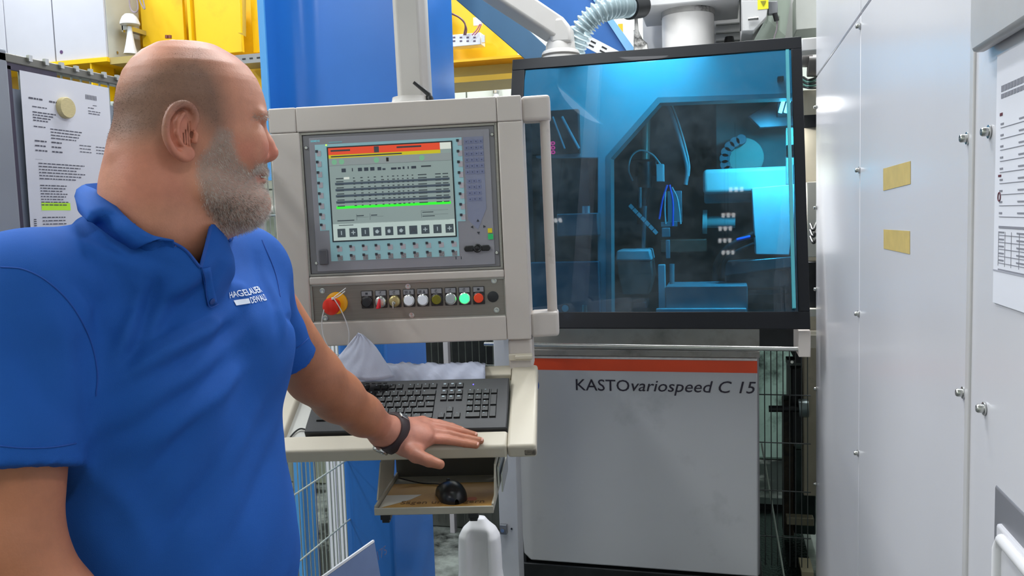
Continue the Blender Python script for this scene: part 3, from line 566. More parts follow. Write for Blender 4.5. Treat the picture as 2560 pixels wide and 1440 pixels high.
for u, v in ((-.225, .137), (.231, .146), (-.218, -.145), (.229, -.138)):
    part('screw', kb().lathe((u, .007, v), (0, -1, 0), [(.0048, 0), (.0045, .003), (.003, .0045), (0, .0045)], 14), steel, SU, smooth=True)
# button plate
part('recess_edge', kb().box((-.238, .004, -.294), (-.233, .02, -.198)).box((.243, .004, -.292), (.247, .02, -.198)).box((-.238, .004, -.202), (.247, .02, -.197)).box((-.238, .004, -.294), (.247, .02, -.289)), alu, CO)
BP = part('button_plate', kb().box((-.233, .008, -.289), (.243, .02, -.202)), plate_m, CO)
for u, v in ((-.208, -.214), (.0065, -.212), (.219, -.206), (-.205, -.282), (.0115, -.283), (.222, -.278)):
    part('plate_screw', kb().lathe((u, .008, v), (0, -1, 0), [(.0068, 0), (.0068, .002), (.0045, .0022), (.0045, .004), (0, .0035)], 18), steel, BP, smooth=True)
us = [-.097, -.062, -.0275, .0075, .042, .0765, .111, .1455, .180]
caps = [('black_plastic_cap', '#26272b', 0), None, None, ('cap_white', '#d5d9e2', .15), ('cap_white', '#d5d9e2', .15), ('cap_amber', '#6f6a10', .05), ('cap_grey', '#a9b0b4', 0), ('cap_green', '#20ff50', 6), ('cap_red', '#d8401e', .15)]
tag_m = mat('button_tag', '#8f8f95', .5); hold = mat('button_holder', '#2b2628', .4)
for i, u in enumerate(us):
    part('tag_holder', kb().box((u-.0145, .004, -.262), (u+.0145, .009, -.218)), hold, BP, bevel=.0015)
    part('button_tag', kb().box((u-.0125, .0034, -.231), (u+.0125, .005, -.2195)), tag_m, BP)
    mb = kb()
    if i in (0, 8): mb.box((u-.003, .003, -.2275), (u+.003, .0034, -.2225)).box((u-.002, .0029, -.2265), (u+.002, .0031, -.2235))
    elif i in (3, 4): mb.box((u-.009, .003, -.229), (u-.007, .0034, -.222)).box((u-.005, .003, -.229), (u-.003, .0034, -.222)).box((u+.001, .003, -.229), (u+.007, .0034, -.2275)).box((u+.003, .003, -.229), (u+.005, .0034, -.2225))
    else: mb.tube([(u+.0035*cos(a), .0032, -.225+.0035*sin(a)) for a in np.linspace(.9, 5.4, 12)], .0004, 5).box((u-.0004, .003, -.226), (u+.0004, .0034, -.221))
    part('tag_symbol', mb, ks, BP)
    c_ = (u, .004, -.246)
    if caps[i]:
        part('button_ring', kb().lathe(c_, (0, -1, 0), [(.0145, 0), (.0145, .004), (.0125, .006), (.0125, .003)], 24), hold if i in (0, 8, 5) else steel, BP, smooth=True)
        part('push_button', kb().lathe(c_, (0, -1, 0), [(.0118, 0), (.0118, .006), (.0105, .0072), (0, .0076)], 24), mat(caps[i][0], caps[i][1], .35, emit=caps[i][2]), BP, smooth=True)
    else:
        part('switch_ring', kb().lathe(c_, (0, -1, 0), [(.0145, 0), (.0145, .006), (.012, .010), (.009, .011)], 24), steel if i == 1 else mat('brass_nickel', '#b8a878', .3, .8), BP, smooth=True)
        if i == 1: part('rotary_knob', kb().prism([(u-.010, -.018, -.262), (u-.003, -.018, -.262), (u+.002, -.006, -.236), (u-.004, -.006, -.235)], (.004, .012, 0)), mat('knob_red', '#d21f2e', .35), BP, bevel=.002)
        else: part('key_bit', kb().cyl((u, -.001, -.248), (u, -.014, -.25), .0045, 12).box((u-.0015, -.012, -.262), (u+.0015, -.024, -.248)), steel, BP, bevel=.001)
part('blanking_plug', kb().lathe((.2145, .008, -.245), (0, -1, 0), [(.0135, 0), (.0135, .002), (.012, .003), (0, .003)], 28), mat('plug_black', '#25282b', .6), BP, smooth=True)
# emergency stop
part('stop_disc', kb().lathe((-.174, .008, -.2455), (0, -1, 0), [(.0275, 0), (.0275, .004), (.026, .006), (.018, .008)], 36), mat('stop_yellow', '#f0a90a', .4, emit=.05), BP, smooth=True)
part('stop_button', kb().lathe((-.176, .006, -.2475), (-.12, -1, -.12), [(.014, 0), (.014, .02), (.021, .024), (.0215, .032), (.019, .038), (.012, .041), (0, .042)], 36), mat('stop_red', '#ea2f1c', .35), BP, smooth=True)
TS = thing('plastic_tie_loop', MK @ Vector((-.17, -.03, -.23)), 'thin white cable tie looped round the red emergency stop, hanging down', 'cable tie')
part('loop', MB(MK).tube(arc([(-.148, -.005, -.216), (-.165, -.014, -.229), (-.19, -.022, -.24), (-.197, -.03, -.262), (-.206, -.02, -.285), (-.208, -.012, -.32), (-.198, -.008, -.353), (-.182, -.006, -.371), (-.165, -.006, -.372), (-.148, -.01, -.35), (-.142, -.015, -.32), (-.146, -.02, -.29), (-.155, -.03, -.258), (-.166, -.034, -.235), (-.172, -.03, -.229)], 5), .0013, 7), whitep, TS, smooth=True)
part('tie_tail', MB(MK).tube([(-.172, -.033, -.23), (-.140, -.025, -.207)], .0012, 6), whitep, TS)
part('tie_head', MB(MK).box((-.1745, -.037, -.2335), (-.1685, -.03, -.2275)), whitep, TS, bevel=.0015)
# right side post down to the shelf, tilting joint, shelf
part('side_leg', kb().box((.246, .012, -.430), (.305, T-.02, -.353)), beige, CO, bevel=.006, seg=3)
part('side_leg', kb().box((-.312, .012, -.430), (-.253, T-.02, -.353)), beige, CO, bevel=.006, seg=3)
part('tilt_joint', kb().box((.2465, .004, -.405), (.3045, T-.03, -.388)).box((.262, -.002, -.401), (.3055, .02, -.391)), beige_y, CO, bevel=.0025)
# keyboard shelf in its own tilted frame: x right, y forward-down (towards the operator), z out
SO = Vector((0, .015, -.421)); fy = Vector((0, -.245, -.128)); SL = fy.length; fy.normalize(); fz = Vector((1, 0, 0)).cross(fy); fz = -fz if fz.z < 0 else fz
MS = MK @ frame(SO, (1, 0, 0), fy, fz)
def sh(): return MB(MS)
SH = part('keyboard_shelf', sh().box((-.316, -.006, -.040), (.311, SL-.012, -.026)), beige_y, CO, bevel=.004)
for a, b in [((-.316, -.008, -.036), (-.262, SL+.004, 0)), ((.252, -.008, -.036), (.316, SL+.004, 0)), ((-.2615, -.008, -.036), (.2515, .03, 0)), ((-.2615, SL-.048, -.036), (.2515, SL+.004, 0))]:
    part('shelf_rim', sh().box(a, b), beige_y, SH, bevel=.007 if b[1] > .2 else .004, seg=4)
part('recess_floor', sh().box((-.262, .03, -.022), (.252, SL-.048, -.018)), mat('recess_floor', '#d9d8d2', .5), SH)
part('worn_corner', sh().box((.288, SL-.004, -.030), (.3155, SL+.005, -.010)), mat('worn_metal', '#6d655c', .5, .3, dirt=('#a09684', .4, .6, 60)), SH, bevel=.004)
part('metal_strip', sh().box((.237, .034, -.018), (.248, SL-.055, -.008)), mat('strip_metal', '#b6b7a8', .35, .5), SH, bevel=.001)
# tube post up behind the console
part('tube_post', kb().prism([(-.021, .15, .2), (-.008, .13, .2), (.046, .13, .2), (.062, .15, .2), (.062, .20, .2), (-.021, .20, .2)], (0, 0, 2.3)), ar, CO, bevel=.004)
part('post_foot', kb().lathe((.02, .1, .228), (0, 0, 1), [(.056, 0), (.054, .012), (.046, .02), (.044, .03)], 32), ar, CO, smooth=True)
part('clamp_lever', kb().tube([(.072, .09, .235), (.069, .09, .262), (.058, .09, .272), (.034, .085, .293)], [.007, .0065, .0055, .0045], 10).lathe((.072, .09, .232), (0, 0, 1), [(.009, 0), (.009, .02), (.006, .026)], 12), black, CO, smooth=True)

# keyboard
kz = .008
MKB = MK @ frame(SO+fy*0, (1, 0, -.012), fy, fz)
KB = thing('keyboard', None, 'black full-size keyboard lying in the console shelf, under the forearm', 'keyboard', M=MKB)
kbm = mat('keyboard_black', '#2a2a2d', .42, var=.08, bump=.05, bscale=900); keym = mat('key_black', '#202022', .38)
kx0, kx1, ky0, ky1 = -.214, .250, .062, .222
tilt = lambda y: kz+.014*(ky1-y)/(ky1-ky0)
kbb = part('body', MB(MKB).prism([(kx0, ky1, -.016), (kx0, ky1, kz-.006), (kx0, ky1-.02, tilt(ky1-.02)-.004), (kx0, ky0, tilt(ky0)-.004), (kx0, ky0, -.010)], (kx1-kx0, 0, 0)), kbm, KB, bevel=.003)
key_proto = {}
def key(x, y, w_, h=.0155):
    k = (round(w_, 4), round(h, 4))
    if k not in key_proto:
        mb = MB().add([(0, 0, 0), (w_, 0, 0), (w_, h, 0), (0, h, 0), (.0012, .0015, .0035), (w_-.0012, .0015, .0035), (w_-.0012, h-.001, .0035), (.0012, h-.001, .0035)], [(4, 5, 6, 7), (0, 4, 7, 3), (1, 2, 6, 5), (0, 1, 5, 4), (3, 7, 6, 2)])
        me = bpy.data.meshes.new('key'); me.from_pydata([tuple(v) for v in mb.v], [], mb.f); me.materials.append(keym); key_proto[k] = me
    o = bpy.data.objects.new('key', key_proto[k]); COL.objects.link(o); o.parent = KB
    o.location = (x, y, tilt(y)-.0035); o.rotation_euler = (-.0875, 0, 0)
legend = MB(MKB)
def lg(x, y, s=.003): legend.box((x+.004, y+.003, tilt(y)+.0002), (x+.004+s, y+.003+s*.8, tilt(y)+.0006))
pt = .0185
rows = [(.078, [(i, 1) for i in (0, 2, 3, 4, 5, 6.5, 7.5, 8.5, 9.5, 11, 12, 13, 14)]),
        (.101, [(i, 1) for i in range(13)]+[(13, 2)]),
        (.1195, [(0, 1.5)]+[(1.5+i, 1) for i in range(12)]+[(13.6, 1.4)]),
        (.138, [(0, 1.75)]+[(1.75+i, 1) for i in range(12)]+[(13.8, 1.2)]),
        (.1565, [(0, 1.25)]+[(1.25+i, 1) for i in range(11)]+[(12.25, 2.75)]),
        (.175, [(0, 1.4), (1.5, 1.1), (2.7, 1.2), (4, 5.8), (9.9, 1.2), (11.2, 1.1), (12.4, 1.1), (13.6, 1.4)])]
kx = kx0+.022; pt = .0182
for y, ks_ in rows:
    for (c_, w_) in ks_: key(kx+c_*pt, y, w_*pt-.003); lg(kx+c_*pt, y)
nx = kx+15.5*pt
for y in (.078, .101, .1195):
    for c_ in range(3): key(nx+c_*pt, y, pt-.003); lg(nx+c_*pt, y, .006)
for c_, y in ((1, .1565), (0, .175), (1, .175), (2, .175)): key(nx+c_*pt, y, pt-.003); lg(nx+c_*pt+.003, y, .002)
mx_ = nx+3.5*pt
for y in (.101, .1195, .138, .1565, .175):
    for c_ in range(3):
        if y == .175 and c_ == 1: continue
        if y == .175 and c_ == 0: key(mx_, y, 2*pt-.003); lg(mx_, y)
        else: key(mx_+c_*pt, y, pt-.003); lg(mx_+c_*pt, y)
key(mx_+3*pt, .101, pt-.003); key(mx_+3*pt, .1195, pt-.003, .034); key(mx_+3*pt, .1565, pt-.003, .034)
part('key_legends', legend, mat('key_legend', '#aab8c0', .5), KB)
mb = MB(MKB)
for i in range(4): mb.box((kx+(5.2+i*.8)*pt, .0695, tilt(.07)-.004), (kx+(5.7+i*.8)*pt, .0715, tilt(.07)-.003))
part('vent_slots', mb, black, KB)
part('indicator', MB(MKB).cyl((mx_+.6*pt, .083, tilt(.08)-.0045), (mx_+.6*pt, .083, tilt(.08)-.003), .0015, 8), mat('led_violet', '#5a4cff', .4, emit=3), KB)
part('cable', MB(MK @ frame(SO, (1, 0, 0), fy, fz)).tube(arc([(-.208, .20, -.010), (-.235, .19, -.012), (-.25, .215, -.013), (-.249, .24, -.015)]), .002, 7), black, KB, smooth=True)

# paper towels on the shelf
tow = mat('blue_grey_tissue', '#b9bdd0', .85, var=.05, bump=.6, bscale=60)
def sheet(name, grid, m_, label, cat, thick=.0015, group=None):
    nu, nv = len(grid), len(grid[0]); vs = [v for r_ in grid for v in r_]
    fs = [[i*nv+j, i*nv+j+1, (i+1)*nv+j+1, (i+1)*nv+j] for i in range(nu-1) for j in range(nv-1)]
    o = part(name, MB().add(vs, fs), m_, smooth=True, label=label, cat=cat, group=group, ang=70)
    s_ = o.modifiers.new('s', 'SOLIDIFY'); s_.thickness = thick; s_.offset = 0
    return o
def fbm(x, y, s=1.):
    return (sin(7*x*s+3*y*s)+.6*sin(17*x*s-11*y*s+1)+.4*sin(31*x*s+23*y*s+2)+.3*sin(53*x*s-41*y*s))/2.3
g = []
for i in range(56):
    t = i/55; row = []
    u = -.17+t*(.187+.17)+.0
    for j in range(16):
        s_ = j/15; y = .0-.012+s_*(.078+.006*sin(9*t))
        h = .006+.032*sin(pi*min(1, s_*1.1))**.8*(.75+.25*sin(5*t+1))*(1-.5*max(0, t-.85)/.15)+.007*fbm(t*6, s_*2.2)
        row.append(MS @ Vector((u+.010*s_*(t-.5), y, h)))
    g.append(row)
sheet('paper_towel', g, tow, 'crumpled blue-grey paper towel lying along the back of the keyboard', 'paper towel', group='paper towels on the console')
# standing folded cone
g = []
apex = MK @ Vector((-.147, -.055, -.345))
bl_ = MK @ Vector((-.20, -.05, -.415)); br_ = MK @ Vector((-.085, -.05, -.445))
for i in range(22):
    t = i/21; row = []
    for j in range(18):
        s_ = j/17
        # left edge goes apex->base left, right edge bulges
        a = onp(*(lambda p: p)((884+0*t, 824)), KO+KW*.05, KW)
        L_ = Vector((-.109-.070*s_, 0, -.314-.078*s_)); R_ = Vector((-.109+.085*s_**.75, 0, -.314-.108*s_**1.2))
        p = L_.lerp(R_, t); dep = -.055-.035*sin(pi*t)*s_-.01*s_+.003*fbm(t*4, s_*4)
        row.append(MK @ Vector((p.x, dep, p.z-.012*s_*sin(pi*t))))
    g.append(row)
sheet('paper_towel', g, tow, 'blue-grey paper towel standing folded to a pointed cone, left of the buttons underside', 'paper towel', group='paper towels on the console')

# mouse shelf under the console
MT = .66
MO = thing('mouse_shelf', None, 'small beige pull-out shelf below the console with printed mouse pad', 'shelf', M=MK @ Matrix.Translation((.09, -.16, -.68)))
tray = mat('tray_enamel', '#a9a394', .42, var=.05, dirt=('#4d463c', .6, .9, 10))
part('tray_floor', kb().box((-.034, -.285, -.676), (.220, -.045, -.672)), tray, MO)
part('front_lip', kb().box((-.036, -.289, -.680), (.222, -.284, -.664)), tray, MO, bevel=.0015)
part('side_lip', kb().box((-.036, -.285, -.677), (-.032, -.05, -.660)), tray, MO)
part('side_lip', kb().box((.218, -.285, -.677), (.222, -.05, -.660)), tray, MO)
part('hanger_plate', kb().prism([(-.036, -.25, -.66), (-.036, -.08, -.66), (-.036, -.03, -.56), (-.036, -.2, -.59)], (-.003, 0, 0)), tray, MO)
part('hanger_plate', kb().prism([(.222, -.27, -.66), (.222, -.08, -.66), (.222, -.03, -.56), (.222, -.235, -.59)], (.003, 0, 0)), tray, MO)
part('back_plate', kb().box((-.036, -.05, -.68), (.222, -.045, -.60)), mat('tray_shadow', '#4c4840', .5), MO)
part('slide_rail', kb().box((.227, -.22, -.645), (.231, -.05, -.60)).box((.234, -.21, -.66), (.237, -.05, -.62)), steel, MO)
pad = part('mouse_pad', kb().box((-.030, -.282, -.672), (.216, -.06, -.670)), mat('pad_gold', '#b1863f', .55, var=.08, dirt=('#8a5a28', .5, .8, 7)), MO)
part('pad_patch', kb().prism([(-.030, -.272, -.6698), (-.030, -.190, -.6698), (.050, -.190, -.6698), (.03, -.222, -.6698), (-.005, -.252, -.6698)], (0, 0, .0004)), mat('pad_white', '#c9c2b4', .5), pad)
part('pad_stripe', kb().box((-.030, -.062, -.6698), (.216, -.11, -.6694)), mat('pad_grey', '#8e8a80', .5), pad)
mb = kb(); mb.text('Sägen und Lagern', .028, (.012, -.250, -.6694), (1, 0, 0), (0, 1, 0), width=.185); part('lettering', mb, mat('pad_print', '#6b4a22', .6), pad)
part('pad_emblem', kb().cyl((.168, -.225, -.6698), (.168, -.225, -.6694), .012, 20), mat('pad_emblem', '#a8542a', .6), pad)
for u in (-.012, .178): part('catch', kb().box((u-.011, -.29, -.690), (u+.011, -.27, -.680)).box((u-.008, -.288, -.697), (u+.008, -.272, -.690)), black, MO, bevel=.001)
# mouse
MU = thing('computer_mouse', MK @ Vector((.118, -.2, -.67)), 'black computer mouse on the pull-out shelf, below the hand', 'mouse')
vs = []; fs = []; nu, nv = 20, 14; Mm = MK @ frame((.120, -.205, -.6698), (cos(.35), sin(.35), 0), (-sin(.35), cos(.35), 0), (0, 0, 1))
prof = []
for i in range(nu+1):
    t = i/nu; y = -.058+.116*t; wv = .034*max(.02, (1-abs(2*t-1)**2.6))**.5*(1-.10*sin(pi*t)**4+.06*(t-.5)); hv = .043*max(.02, sin(pi*min(1, t*.92+.04)))**.62*(1-.35*t)
    prof.append((y, wv, hv))
for y, wv, hv in prof:
    for j in range(nv+1):
        a = pi*j/nv; vs.append((wv*cos(a), y, hv*max(0, sin(a))**.75))
fs = [[i*(nv+1)+j, i*(nv+1)+j+1, (i+1)*(nv+1)+j+1, (i+1)*(nv+1)+j] for i in range(nu) for j in range(nv)]
fs += [[i*(nv+1) for i in range(nu+1)]+[i*(nv+1)+nv for i in range(nu, -1, -1)]]
part('shell', MB(Mm).add(vs, fs), mat('mouse_black', '#202124', .28), MU, smooth=True)
part('wheel', MB(Mm).cyl((-.003, .028, .024), (.003, .028, .024), .009, 16), darksteel, MU, smooth=True)
part('cable', MB(Mm).tube(arc([(0, .05, .008), (-.012, .085, .004), (-.05, .11, .004), (-.10, .12, .02)]), .0018, 6), black, MU, smooth=True)

# white jug below
JZ = 2.2
def pj(x, y, Z=2.2): return P(x, y, Z)
JT = pj(1197, 1292); JO = Vector((JT.x, JT.y, JT.z-.385))
JG = thing('white_jug', JO, 'white plastic jug with moulded grip, standing under the mouse shelf', 'jug')
secs = [(.0, .066), (.05, .066), (.15, .065), (.20, .062), (.24, .057), (.30, .056), (.335, .054), (.355, .044), (.372, .026), (.385, .016)]
Hj = JT.z-JO.z; sc_ = Hj/.385; vs = []; n = 80
hs = np.linspace(0, .385, 80); rr = np.interp(hs, [s_[0] for s_ in secs], [s_[1] for s_ in secs])
for h, r_ in zip(hs, rr):
    for k in range(n):
        a = 2*pi*k/n; ca, sa = cos(a), sin(a); e = 2/3.0
        x_ = r_*np.sign(ca)*abs(ca)**e; y_ = .75*r_*np.sign(sa)*abs(sa)**e
        # pressed-in grip on the front side
        gx = (x_-.006)/.025; gz = (h-.288)/.060
        d_ = exp(-(gx**6+gz**6)) if sa < 0 else 0
        y_ += .036*d_
        vs.append(JO+Vector((x_, y_, h*sc_)))
fs = [[i*n+k, i*n+(k+1)%n, (i+1)*n+(k+1)%n, (i+1)*n+k] for i in range(79) for k in range(n)]+[list(range(n-1, -1, -1)), list(range(79*n, 80*n))]
part('body', MB().add(vs, fs), whitep, JG, smooth=True, ang=60)
part('stand', MB().box((JO.x-.10, JO.y-.08, 0), (JO.x+.10, JO.y+.10, JO.z-.002)), darksteel, thing('steel_pedestal', (JO.x, JO.y, 0), 'dark steel block that the white jug stands on', 'block'), bevel=.006)

# ================================================================ blue columns
u1 = onY(670, 0, 3.2); 
BC = thing('upper_blue_column', (-1.5, 3.3, 1.8), 'wide blue steel column hanging behind the console, open channel shape', 'column')
x0_, x1_ = -1.885, -1.13
pr = [(x0_, 3.2), (x0_+.028, 3.2)]
for k in range(9): a = pi*k/16; pr.append((x0_+.06+.14-.14*cos(a)-.03, 3.28+.14*sin(a)))
for k in range(9): a = pi*k/16; pr.append((x1_-.2-.02+.14*sin(a)+.05-.05, 3.28+.14*cos(a)))
pr += [(x1_-.14, 3.2), (x1_, 3.2), (x1_, 3.5), (x0_, 3.5)]
part('channel', MB().prism([(a, b, 1.79) for a, b in pr], (0, 0, 2.6)), blue, BC, smooth=True, ang=50)
part('edge_flange', MB().box((x0_-.002, 3.190, 1.79), (x0_+.028, 3.2, 4.39)), blue_b, BC)  # lit edge of the column, put in as a lighter blue
part('side_face', MB().box((x1_-.125, 3.185, 1.79), (x1_+.0, 3.199, 4.39)), blue_b, BC, bevel=.003)  # brighter face of the same column, its light put into the colour
LC = thing('lower_blue_post', (-1.1, 2.6, 0), 'blue square steel post standing behind the mouse shelf', 'post')
part('post', MB().box((-1.215, 2.42, .01), (-1.045, 2.80, 1.75)), blue, LC, bevel=.014, seg=4)
part('foot_plate', MB().box((-1.25, 2.38, 0), (-1.0, 2.84, .015)), blue, LC, bevel=.002)
LB = thing('blue_side_post', (-1.7, 2.9, 0), 'blue rounded post seen through the left fence mesh', 'post')
for (xa, xb) in ((735, 762),): 
    pa = onY(xa, 1300, 2.9); pb = onY(xb, 1300, 2.9); part('post', MB().box((pa.x, 2.9, .01), (pb.x, 3.0, 1.79)), blue_b, LB, bevel=.012)
pa = onY(762, 1300, 3.0); pb = onY(900, 1300, 3.0)
part('panel', MB().box((pa.x, 3.0, .01), (pb.x-.2, 3.02, 1.5)), mat('navy_panel', '#1d3f8c', .5), LB)
WP = thing('white_boards', (-1.5, 3.05, 0), 'white upright boards behind the fence mesh beside the blue post', 'board')
pa = onY(818, 1300, 2.95); pb = onY(870, 1300, 2.95)
for i in range(4): part('board', MB().box((pa.x+i*.024+.0015, 2.95, .01), (pa.x+(i+1)*.024-.0015, 2.97, 1.5)), whitep, WP, bevel=.002)
part('grey_board', MB().box((pa.x+.098, 2.93, .01), (pa.x+.22, 2.96, 1.5)), mat('slate_blue', '#5f6f94', .45), WP, bevel=.003)
# blue diagonal braces behind the saw
def brace(name, pts, Y, m_, lab, d=.1):
    t = thing(name, tuple(onY(pts[0][0], pts[0][1], Y)), lab, 'beam')
    part('beam', MB().prism([tuple(onY(a, b, Y)) for a, b in pts], (0, d, 0)), m_, t, bevel=.003); return t
db = mat('slate_blue_paint', '#44657f', .45, var=.04)
t1_ = brace('diagonal_brace', [(1085, -60), (1180, -60), (1410, 158), (1335, 168), (1140, 0)], 4.0, db, 'slate blue diagonal brace running down behind the beige arm')
t2_ = brace('diagonal_brace', [(1240, -60), (1440, -60), (1600, 140), (1440, 140)], 4.3, mat('mid_blue_paint', '#2b62a4', .45), 'blue diagonal brace behind the corrugated hose')
part('edge', MB().prism([tuple(onY(a, b, 4.28)) for a, b in [(1470, -20), (1484, -20), (1600, 140), (1575, 140)]], (0, .02, 0)), mat('pale_blue_edge', '#7db2dc', .4), t2_)
PR = thing('punched_rail', tuple(onY(1500, 110, 4.1)), 'white punched metal rail sloping behind the hose', 'rail')
ra, rb_ = Vector(onY(1420, 62, 4.1)), Vector(onY(1590, 150, 4.1)); dd = (rb_-ra).normalized(); nn = Vector((-dd.z, 0, dd.x))
part('rail', MB().prism([ra, rb_, rb_-nn*.055, ra-nn*.055], (0, .015, 0)), mat('rail_white', '#d8d6d4', .4), PR)
for i in range(6):
    for v_ in (.018, .038):
        c = ra+dd*(.03+i*.062)-nn*v_; part('slot', MB().prism([c-dd*.014+nn*.004, c+dd*.014+nn*.004, c+dd*.014-nn*.004, c-dd*.014-nn*.004], (0, -.001, 0)), black, PR)

# ================================================================ yellow rack, cabinets up left
YR = 5.3
def y3(x, y, Y=YR): p = onY(x, y, Y); return Vector((p.x, Y, p.z))
YB = thing('yellow_rack', (-2.8, 5.4, 0), 'big yellow steel rack with upright plates high behind the console', 'rack')
part('back_panel', MB().box(y3(250, -60, 5.55), y3(700, 190, 5.60)), yellow, YB)
part('plate', MB().box(y3(345, -60), y3(462, 108)+Vector((0, .03, 0))), yellow, YB, bevel=.004)
part('plate_edge', MB().box(y3(462, -60, 5.2), (y3(480, 102, 5.2).x, 5.5, y3(480, 102, 5.2).z)), yellow, YB, bevel=.003)
part('plate', MB().box(y3(480, -60, 5.22), y3(606, 130, 5.22)+Vector((0, .03, 0))), yellow, YB, bevel=.004)
part('plate', MB().box(y3(622, -60, 5.35), y3(665, 130, 5.35)+Vector((0, .03, 0))), yellow, YB, bevel=.004)
part('gusset', MB().prism([y3(594, 82, 5.15), y3(606, 82, 5.15), y3(606, -60, 5.15), y3(611, -60, 5.15), y3(611, 90, 5.15)], (0, .02, 0)), yellow_d, YB)
def ibeam(par, p0, p1, h, d, m_):
    v = Vector(p1)-Vector(p0)
    for (za, zb, ya, yb) in ((0, .012, 0, d), (-h, -h+.012, 0, d), (-h+.012, 0, d/2-.006, d/2+.006)):
        a = Vector(p0); part('flange' if zb-za < .05 else 'web', MB().add([a+Vector((0, ya, za)), a+v+Vector((0, ya, za)), a+v+Vector((0, yb, za)), a+Vector((0, yb, za)), a+Vector((0, ya, zb)), a+v+Vector((0, ya, zb)), a+v+Vector((0, yb, zb)), a+Vector((0, yb, zb))], [(0, 3, 2, 1), (4, 5, 6, 7), (0, 1, 5, 4), (1, 2, 6, 5), (2, 3, 7, 6), (3, 0, 4, 7)]), m_, par)
ibeam(YB, y3(300, 172, 5.25), y3(700, 152, 5.25), .24, .18, yellow)
part('lower_web', MB().box(y3(262, 230, 5.4), y3(700, 262, 5.4)+Vector((0, .02, 0))), yellow_d, YB)
part('drip_hooks', MB().tube([y3(417, 96, 5.2), y3(417, 88, 5.2)], .012, 8).tube([y3(425, 96, 5.2), y3(425, 88, 5.2)], .012, 8), mat('rust_hook', '#7a4030', .5), YB)
TR = thing('cable_tray', tuple(y3(640, 150, 5.1)), 'grey perforated cable tray on the yellow rack, beside the blue column', 'tray')
ta, tb = y3(585, 142, 5.1), y3(690, 135, 5.1)
part('tray_floor', MB().box((ta.x, 5.1, ta.z-.05), (tb.x, 5.3, ta.z-.04)), mat('tray_steel', '#8e8e90', .4, .5), TR)
part('tray_side', MB().box((ta.x, 5.08, ta.z-.055), (tb.x, 5.1, ta.z+.005)), mat('tray_steel', '#8e8e90', .4, .5), TR)
for i in range(9): part('slot', MB().box((ta.x+.02+i*.055, 5.078, ta.z-.03), (ta.x+.045+i*.055, 5.08, ta.z-.02)), black, TR)
NP = thing('white_plate', tuple(y3(664, 80, 5.33)), 'narrow white plate with dark edge on the yellow rack', 'plate')
part('plate', MB().box(y3(658, 38, 5.335), y3(690, 110, 5.335)+Vector((0, .01, 0))), whitep, NP)
part('edge', MB().box(y3(655, 36, 5.33), y3(658, 62, 5.33)+Vector((0, .02, 0))).box(y3(655, 34, 5.33), y3(690, 38, 5.33)+Vector((0, .02, 0))), mat('purple_edge', '#5a2a50', .5), NP)
# right-hand yellow part
YG = thing('yellow_bracket', tuple(y3(1150, 150)), 'yellow gusset plate and beam right of the blue column', 'beam')
part('gusset', MB().prism([y3(1085, -60), y3(1140, -60), y3(1180, 0), y3(1292, 120), y3(1292, 152), y3(1085, 166)], (0, .03, 0)), yellow, YG, bevel=.004)
part('flange', MB().box((y3(1085, 170).x, 5.15, y3(1180, 160).z-.01), (y3(1350, 150).x, 5.45, y3(1180, 160).z+.005)), yellow, YG)
part('web', MB().box(y3(1085, 170, 5.33), (y3(1350, 150).x, 5.35, y3(1180, 190, 5.33).z)), mat('pale_yellow', '#c9bf72', .5), YG)
part('lower_flange', MB().box((y3(1085, 170).x, 5.1, y3(1180, 196, 5.1).z-.02), (y3(1350, 150).x, 5.5, y3(1180, 190, 5.1).z)), yellow_d, YG)
part('post_piece', MB().box(y3(1085, 10, 5.2), y3(1115, 130, 5.2)+Vector((0, .02, 0))), yellow_d, YG)
part('upright', MB().box(y3(1545, 60, 5.2), y3(1558, 140, 5.2)+Vector((0, .02, 0))), yellow, YG)
DC = thing('cable_duct', tuple(y3(1165, 100, 5.15)), 'short white slotted cable duct on the yellow plate, wires above it', 'duct')
part('duct', MB().box(y3(1120, 88, 5.12), y3(1202, 111, 5.12)+Vector((0, .1, 0))), mat('duct_white', '#dcdde2', .4), DC, bevel=.003)
for i in range(4):
    for yy in (92, 101): part('slot', MB().box(y3(1132+i*17, yy, 5.118), y3(1138+i*17, yy+3, 5.118)+Vector((0, .002, 0))), mat('slot_dark', '#5a4a60', .5), DC)
part('end_clip', MB().box(y3(1203, 88, 5.1), y3(1212, 106, 5.1)+Vector((0, .02, 0))), steel, DC)
part('clip', MB().box(y3(1183, 44, 5.1), y3(1203, 62, 5.1)+Vector((0, .03, 0))), steel, DC)
wm = mat('wire_brown', '#5a3440', .5)
part('wire', MB().tube(arc([y3(1100, 28, 5.1), y3(1125, 33, 5.1), y3(1150, 45, 5.1), y3(1163, 62, 5.1), y3(1160, 88, 5.1)]), .006, 6).tube(arc([y3(1100, 30, 5.1), y3(1130, 34, 5.1), y3(1155, 50, 5.1), y3(1166, 70, 5.1), y3(1164, 88, 5.1)]), .005, 6), wm, DC, smooth=True)
part('wire', MB().tube(arc([y3(1200, 60, 5.08), y3(1192, 74, 5.08), y3(1180, 88, 5.08)]), .004, 6).tube(arc([y3(1203, 60, 5.08), y3(1197, 76, 5.08), y3(1186, 88, 5.08)]), .004, 6), mat('wire_pink', '#b8607a', .5), DC, smooth=True)
part('gland', MB().cyl(y3(1092, 30, 5.1), y3(1110, 32, 5.1), .03, 12), mat('gland_grey', '#9a9c90', .4), DC, smooth=True)
PW = thing('wall_pipe', tuple(onY(1240, 230, 6.45)), 'thin white pipe with clamp on the far tiled wall', 'pipe')
c = onY(1240, 230, 6.45); part('pipe', MB().cyl((c.x, 6.45, 1.0), (c.x, 6.45, 4), .022, 12), whitep, PW, smooth=True)
